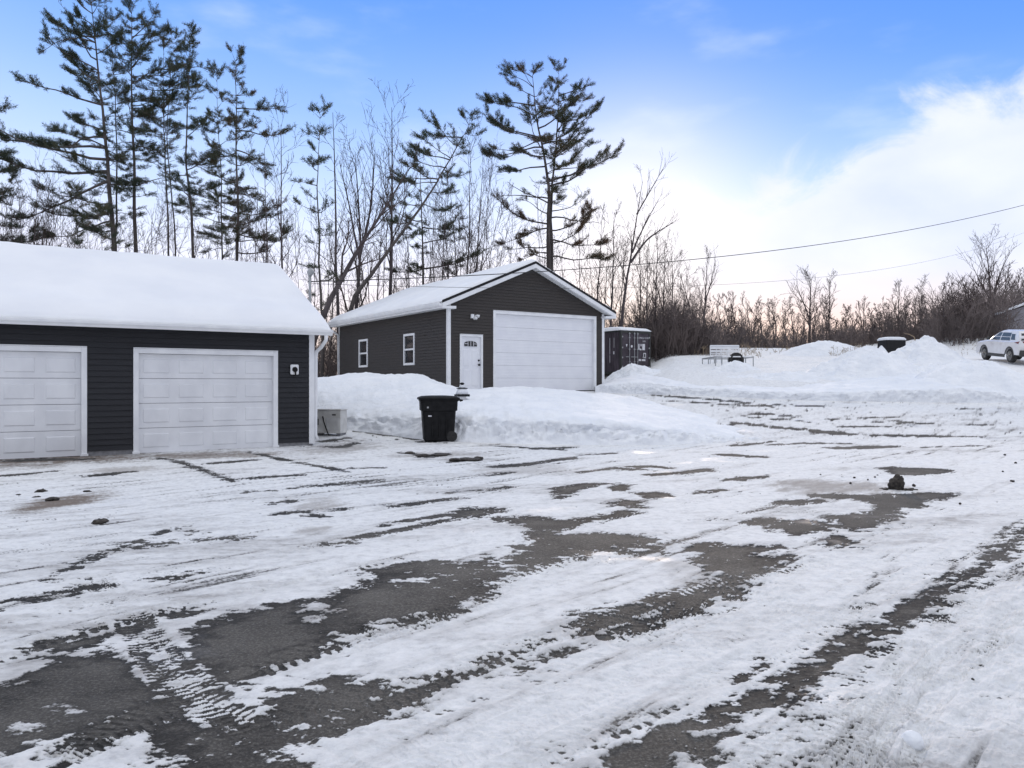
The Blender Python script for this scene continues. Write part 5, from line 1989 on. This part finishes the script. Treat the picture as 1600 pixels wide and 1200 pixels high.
# --- tall pines on the left
pine('tallest white pine at the left with long boughs sweeping left', [(178, 420), (172, 330), (163, 200), (152, 100), (140, -12)], 43, .20, 101, (.36, 1.0), 2.5, (-.55, -.1), 1.25, 'mid', .22,
     extra=[(95, 182, 18, 2.6, 1.3, .2), (128, 178, 14, 3.6, 1.2, .2), (112, 190, 24, 2.6, 1.3, .2), (165, 184, 14, 4.0, 1.1, .25), (215, 176, 8, 4.6, 1.2, .3), (232, 186, 4, 5.6, 1.3, .3), (250, 180, 2, 6.2, 1.2, .3),
            (268, 183, 3, 6.6, 1.3, .25), (283, 176, -3, 5.8, .9, .35), (330, 188, -14, 4.6, .9, .4), (60, 175, 25, 3.0, 1.3, .2), (85, 10, 20, 1.6, 1.0, .25), (250, 5, 0, 2.0, .5, .5), (345, 180, -10, 3.8, .8, .35)], gaps=.30)
pine('slender pine growing just right of the tallest pine', [(180, 420), (180, 250), (177, 130), (172, 40)], 46, .10, 102, (.55, 1.0), 1.2, (.1, 0), .9, 'mid', .35)
pine('straight pine with a dense narrow crown, second tall one at the left', [(213, 420), (211, 280), (208, 150), (206, 22)], 44, .17, 103, (.48, 1.0), 2.0, (.15, 0), 1.35, 'mid', .28, gaps=.2,
     extra=[(60, 20, 30, 2.0, 1.2, .5), (95, 15, 20, 2.0, 1.2, .5), (165, 0, 0, 1.8, .8, .5), (225, 10, -5, 1.9, .4, .5), (290, -10, 35, 2.2, .0, .4)])
pine('thin pine with a tufted top and a long bare stem', [(262, 420), (258, 300), (255, 180), (256, 62)], 45, .09, 104, (.62, 1.0), 1.7, (.1, 0), 1.2, 'mid', .45, gaps=.25)
pine('thin bare stemmed pine leaning right beside the tufted one', [(272, 420), (265, 300), (260, 190), (272, 62)], 47, .08, 105, (.66, 1.0), 1.1, (.3, 0), .9, 'mid', .4)
pine('pine with a pointed top and a kinked stem, fourth tall one at the left', [(302, 420), (297, 320), (290, 262), (292, 180), (297, 60)], 44, .13, 106, (.52, 1.0), 1.9, (.05, 0), 1.15, 'oval', .32, gaps=.25,
     extra=[(265, -5, 20, 2.0, .3, .4), (330, 170, 5, .9, 1.2, .4)])
pine('pine with brownish layered boughs, rightmost of the tall left group', [(371, 425), (371, 300), (370, 200), (368, 96)], 44, .14, 107, (.42, 1.0), 2.3, (.2, 0), 1.2, 'cone', .55, gaps=.28,
     extra=[(170, 8, 22, 2.5, 1.2, .4), (205, 5, 12, 2.7, 1.2, .6), (235, 0, 4, 2.4, 1.2, .55), (190, 175, 12, 2.0, 1.1, .5), (285, 180, 0, 2.0, 1.1, .5), (240, 178, 3, 2.2, 1.1, .55)])
pine('thin pine close behind the left side of the brownish pine', [(346, 425), (344, 300), (341, 215), (339, 120)], 47, .08, 108, (.42, 1.0), 1.4, (-.1, 0), .9, 'oval', .4)
pine('pine at the left edge whose bough tips enter the frame', [(-60, 430), (-58, 250), (-62, 60)], 42, .18, 109, (.40, 1.0), 2.8, (.45, 0), 1.1, 'cone', .35)
pine('young evergreen low behind the snowy near roof at far left', [(16, 430), (16, 370), (15, 285)], 42, .06, 110, (.45, 1.0), 1.3, (0, 0), 1.0, 'oval', .3, stubs=False)
pine('bushy dark evergreen low behind the roof under the tallest pine', [(122, 440), (122, 390), (118, 312)], 40, .08, 111, (.25, 1.0), 2.0, (0, 0), 1.3, 'cone', .55, stubs=False)
pine('small bushy evergreen just left of the second tall pine', [(160, 440), (158, 400), (156, 345)], 39, .07, 112, (.25, 1.0), 1.7, (0, 0), 1.2, 'cone', .5, stubs=False)
pine('small sparse pine standing between the two garages', [(502, 480), (499, 380), (497, 290), (500, 185)], 38, .09, 113, (.28, 1.0), 1.15, (-.15, 0), .95, 'mid', .35, gaps=.42)
pine('leaning pine slanting right over the charcoal garage', [(548, 485), (580, 430), (640, 345), (690, 270), (733, 196)], 40, .17, 114, (.55, 1.0), 1.9, (-.3, 0), 1.0, 'mid', .35, gaps=.3,
     extra=[(215, 170, 10, 1.9, 1.3, .3), (250, 172, 8, 2.0, 1.2, .3), (285, 178, 0, 1.6, 1.1, .35), (320, 185, -15, 1.5, .9, .35), (265, -20, -10, 1.2, 1.0, .4)])
pine('pine with flat sparse layers behind the charcoal garage roof', [(662, 470), (661, 400), (660, 330), (656, 245)], 46, .12, 115, (.12, 1.0), 2.2, (.15, 0), .9, 'cone', .35, gaps=.45,
     extra=[(345, 182, 2, 2.2, 1.2, .3), (420, 175, 0, 2.0, 1.3, .3), (420, 5, 0, 3.4, 1.3, .35), (355, 0, 4, 2.6, 1.2, .4), (380, 3, 2, 2.4, 1.1, .4)])
pine('slim pine right of the flat layered pine behind the roof', [(716, 460), (712, 400), (708, 330), (700, 285)], 49, .09, 116, (.15, 1.0), 1.6, (.1, 0), .8, 'cone', .4, gaps=.45)
# the big pine above the charcoal garage
pine('large lone white pine with a forked open crown above the charcoal garage', [(857, 440), (857, 360), (858, 290), (850, 240), (838, 180), (832, 118)], 48, .24, 120, (.60, 1.0), 2.9, (-.35, 0), .95, 'mid', .55, gaps=.32, per=13,
     extra=[(290, 8, 10, 4.3, 1.0, .6), (283, 4, 18, 5.0, .9, .65), (225, 5, 18, 3.2, .8, .45), (200, 10, 20, 3.4, 1.0, .45), (260, 176, 5, 3.4, 1.2, .35), (230, 182, 8, 3.6, 1.2, .35), (215, 178, 10, 4.0, 1.2, .3),
            (180, 176, 14, 3.0, 1.3, .35), (165, 184, 16, 3.2, 1.1, .4), (350, 180, 0, 3.6, 1.4, .8), (356, 176, -2, 3.2, 1.3, .8), (360, 4, 0, 3.2, 1.4, .9), (372, 0, -6, 3.6, 1.3, .9), (378, 6, -4, 2.8, 1.2, .9), (400, 2, 2, 3.8, 1.2, .75),  # brown tint on the lower boughs stands in for sun shining through
            (404, 176, 0, 2.0, .9, .8), (310, 178, -2, 3.2, 0, .5), (318, 184, 8, 3.0, .1, .5), (330, 8, 14, 2.2, .2, .6), (334, 172, 6, 2.0, .2, .6), (340, 3, 3, 3.4, .15, .6), (385, 180, -3, 2.8, .2, .6), (395, 182, 4, 2.0, .8, .8)])
pine('right fork of the large lone pine with its own tufted crown', [(861, 430), (862, 310), (866, 250), (870, 190), (873, 112)], 48.6, .17, 121, (.62, 1.0), 2.2, (.35, 0), .95, 'mid', .55, gaps=.32,
     extra=[(190, 5, 20, 2.8, 1.2, .4), (215, 0, 15, 3.0, 1.0, .45), (240, 4, 25, 2.6, .6, .5), (150, 8, 28, 2.0, 1.2, .35), (245, 10, 30, 1.8, .9, .5)])

# --- bare trees behind the garages
bare('thin bare tree right of the tall left pines, left of the pair', [(419, 430), (416, 330), (413, 232)], 41, .07, 201, 9, 30, .3, .30)
bare('taller thin bare tree right of the tall left pines, with upswept twigs', [(441, 440), (440, 330), (439, 195)], 40, .09, 202, 10, 28, .35, .30)
bare('slender bare sapling just left of the thin bare pair', [(398, 430), (400, 350), (403, 285)], 43, .05, 203, 7, 30, .3, .3)
bare('pole straight bare trunk with very few branches between the garages', [(529, 490), (526, 400), (523, 280), (520, 176)], 39, .11, 204, 5, 35, .4, .14)
bare('tallest bare tree behind the garage roof, with a pointed top', [(610, 470), (612, 380), (613, 270), (612, 168)], 43, .13, 205, 15, 28, .35, .30)
bare('thick bare tree leaning right from beside the near garage', [(503, 500), (530, 440), (572, 372), (606, 320), (640, 262)], 36, .19, 206, 12, 30, .45, .34)
bare('many stemmed bare tree between the leaning trees', [(559, 480), (565, 400), (563, 330), (556, 240)], 41, .14, 207, 14, 26, .25, .36, forks=[([(563, 400), (578, 330), (585, 240)], .08), ([(563, 410), (545, 320), (530, 250)], .07)])
for k, (bx, tx_, ty_, D, r) in enumerate(((690, 700, 262, 44, .06), (702, 690, 300, 46, .06), (728, 735, 240, 45, .08), (742, 755, 246, 46, .08), (750, 768, 262, 47, .06), (762, 780, 330, 48, .05), (640, 632, 300, 45, .06), (590, 600, 300, 46, .06), (675, 668, 330, 47, .05), (720, 716, 320, 48, .05))):
    bare('slender upright bare tree standing behind the charcoal garage roof', [(bx, 450), ((bx * .6 + tx_ * .4), 380), (tx_, ty_)], D, r, 220 + k, 10, 24, .3, .32, group='slender bare trees behind the garage roof')
for k, (bx, tx_, ty_, D, r) in enumerate(((8, 3, 325, 40, .05), (38, 30, 300, 41, .06), (48, 60, 282, 41, .07), (60, 76, 300, 42, .06), (66, 96, 318, 43, .06), (90, 100, 330, 42, .05))):
    bare('thin bare tree showing over the snowy near roof at far left', [(bx, 430), ((bx + tx_) / 2, 370), (tx_, ty_)], D, r, 240 + k, 10, 24, .2, .38, group='thin bare trees over the near roof')
bare('thin bare tree close right of the second tall pine', [(222, 430), (235, 380), (262, 330)], 41, .05, 250, 8, 30, .4, .4)
sn = bare('broken grey snag standing above the near roof', [(239, 430), (238, 390), (238, 345)], 40, .07, 251, 1, 30, .9, .05)
rng = random.Random(21)
for k in range(30):
    px = -10 + k * 16.5 + rng.uniform(-6, 6)
    bare('very thin bare sapling in the wood edge behind the near garage roof', [(px, 440), (px + rng.uniform(-5, 5), 390), (px + rng.uniform(-14, 14), rng.uniform(300, 368))], rng.uniform(42, 52), rng.uniform(.03, .05), 600 + k, 8, 26, .25, .34, group='thin saplings behind the near roof')
for k in range(26):
    px = 492 + k * 17.2 + rng.uniform(-6, 6)
    bare('thin bare sapling in the wood edge behind the charcoal garage', [(px, 470), (px + rng.uniform(-6, 6), 400), (px + rng.uniform(-16, 16), rng.uniform(300, 390))], rng.uniform(46, 56), rng.uniform(.035, .06), 640 + k, 9, 27, .2, .34, group='thin saplings behind the charcoal garage')
# right of the charcoal garage
bare('bare tree with long limbs flung to the right above the container', [(972, 500), (981, 430), (990, 370), (997, 325), (1004, 284)], 50, .14, 260, 8, 26, .45, .20,
     forks=[([(985, 410), (1010, 375), (1052, 347)], .09), ([(988, 395), (1008, 350), (1030, 310)], .07), ([(994, 335), (1015, 300), (1036, 264)], .05)])
bare('straight reddish bare tree nearest the charcoal garage gable', [(931, 500), (935, 420), (941, 335)], 52, .09, 261, 10, 24, .4, .26)
bare('bare tree in the middle of the clump behind the container', [(955, 500), (958, 420), (959, 345)], 51, .11, 262, 12, 26, .4, .3)
for k, (bx, tx_, ty_, D, r) in enumerate(((1010, 1012, 395, 53, .09), (1022, 1028, 380, 55, .10), (1033, 1040, 400, 54, .08), (1048, 1050, 388, 58, .08), (1066, 1075, 430, 60, .08), (1085, 1060, 420, 60, .08), (1000, 1000, 372, 56, .08), (945, 950, 380, 55, .07), (968, 975, 390, 56, .07), (1040, 1018, 430, 56, .07))):
    bare('bare tree in the tangled clump behind the shipping container', [(bx, 520), ((bx + tx_) / 2, 460), (tx_, ty_)], D, r, 270 + k, 13, 32, .25, .42, group='bare trees clumped behind the container')
bare('isolated bare tree with a red tinged fork right of the clump', [(1100, 520), (1102, 470), (1106, 402)], 62, .10, 290, 11, 26, .35, .36, forks=[([(1102, 470), (1112, 440), (1117, 412)], .06)])
# far treeline
bare('big spreading bare tree over the thicket at the right edge', [(1548, 530), (1548, 470), (1546, 430), (1541, 388)], 74, .18, 300, 16, 34, .35, .5, levels=3, twr=.014,
     forks=[([(1549, 470), (1562, 430), (1578, 395)], .10), ([(1548, 470), (1530, 440), (1518, 412)], .08)])
bare('broad bare tree standing out of the treeline, left of the middle', [(1264, 535), (1266, 490), (1268, 436)], 78, .15, 301, 14, 34, .3, .48, twr=.014, forks=[([(1266, 500), (1252, 465), (1244, 445)], .08)])
bare('narrow bare tree right beside the broad one in the treeline', [(1296, 535), (1297, 490), (1298, 440)], 80, .12, 302, 14, 28, .3, .36, twr=.014)
bare('bare tree with a fine pointed top, left of the right hand pair', [(1402, 530), (1404, 490), (1405, 450)], 76, .11, 303, 13, 30, .3, .42, twr=.014)
bare('bare tree with a fine pointed top, right of the right hand pair', [(1436, 530), (1438, 490), (1440, 448)], 76, .11, 304, 13, 30, .3, .42, twr=.014)
rng = random.Random(9)
for k in range(66):
    px = 1085 + k * 8.1 + rng.uniform(-5, 5)
    top = 478 + rng.uniform(-12, 12) - (26 if px > 1470 else 0) - (14 if px > 1530 else 0) + (6 if 1300 < px < 1390 else 0)
    D = rng.uniform(70, 88) if px < 1450 else rng.uniform(58, 76)
    bare('scrubby bare tree in the far row behind the snowy field', [(px, 535), (px + rng.uniform(-4, 4), 505), (px + rng.uniform(-8, 8), top)], D, rng.uniform(.05, .10), 400 + k, 11, 30, .2, .34,
         group='scrubby bare trees of the far row', twr=.016)


# ------------------------------------------------------------------ thickets (nobody could count their stems)
def thicket(name, label, areas, seed, rad=.016, m='brush'):
    rng = np.random.RandomState(seed)
    sg = Segs()
    for (px0, px1, D0, D1, h0, h1, n) in areas:
        for k in range(n):
            px = rng.uniform(px0, px1)
            D = rng.uniform(D0, D1)
            x = (px - 800) / F * D
            z = float(terrain(x, D))
            f = (px - px0) / (px1 - px0)
            H = (h0 + (h1 - h0) * f) * rng.uniform(.45, 1.15) * (1 + .75 * float(fbm(np.array([px * .025]), np.array([seed * 1.0]), 3, seed)[0]))
            d = unit(np.array([rng.normal() * .22, rng.normal() * .22, 1]))
            q = np.array([x, D, z - .1])
            seq = [q]
            for i in range(4):
                d = unit(d + rng.normal(size=3) * .16)
                q = q + d * H / 4
                seq.append(q)
            r = rad * rng.uniform(.7, 1.6)
            sg.path(seq, r * np.linspace(1, .4, 5))
            for b in range(9):
                g_ = rng.uniform(.1, 1)
                i = min(int(g_ * 4), 3)
                a = seq[i] + (seq[i + 1] - seq[i]) * (g_ * 4 - i)
                bd = unit(d + rng.normal(size=3) * .6)
                bd[2] = abs(bd[2])
                e = a + bd * H * rng.uniform(.10, .34)
                sg.add(a, e, r * .6, r * .35)
                e2 = a + (e - a) * .6 + unit(bd + rng.normal(size=3) * .6) * H * .12
                sg.add(a + (e - a) * .6, e2, r * .4, r * .3)
    o = sg.build(name, M[m], None, 3)
    tag(o, label, 'thicket', None, 'stuff')


thicket('thicket', 'dense leafless thicket along the far side of the snowy field', [
    (1060, 1330, 66, 84, 3.0, 2.5, 1050), (1300, 1470, 66, 82, 2.5, 3.4, 800), (1450, 1680, 64, 80, 3.4, 4.6, 1150), (1450, 1575, 55, 62, 2.6, 3.4, 260), (1575, 1640, 55, 59, 1.6, 1.6, 30)], 5, .022)
thicket('brushwood', 'brown leafless brush behind the shipping container', [
    (1022, 1115, 50, 58, 4.2, 2.6, 900), (925, 1030, 52, 62, 4.0, 4.4, 600)], 6, .016)
thicket('undergrowth', 'leafless undergrowth in the wood behind the two garages', [
    (486, 760, 40, 52, 3.6, 4.2, 1000), (-150, 480, 38, 52, 3.4, 3.6, 700), (760, 930, 50, 58, 5.0, 5.0, 350)], 7, .014)
thicket('dry_stalks', 'dry tan weed stalks poking out of the snowy field', [
    (1085, 1190, 46, 58, .7, .7, 130), (1300, 1345, 46, 52, 1.0, 1.0, 90), (1190, 1330, 50, 62, .6, .6, 120), (1345, 1600, 48, 60, .6, .6, 120)], 8, .010, 'dry_grass')
b = MB()
q0 = P(1415, 521, 42)
b.tube([P(1430, 532, 42), P(1428, 526, 42), P(1421, 522.5, 42), P(1412, 520.5, 42)], [.03, .028, .02, .012], 6)
tag(b.build('bent_stalk', M['dry_grass'], None, True), 'pale bent stem arching over the pointed snow pile', 'branch')
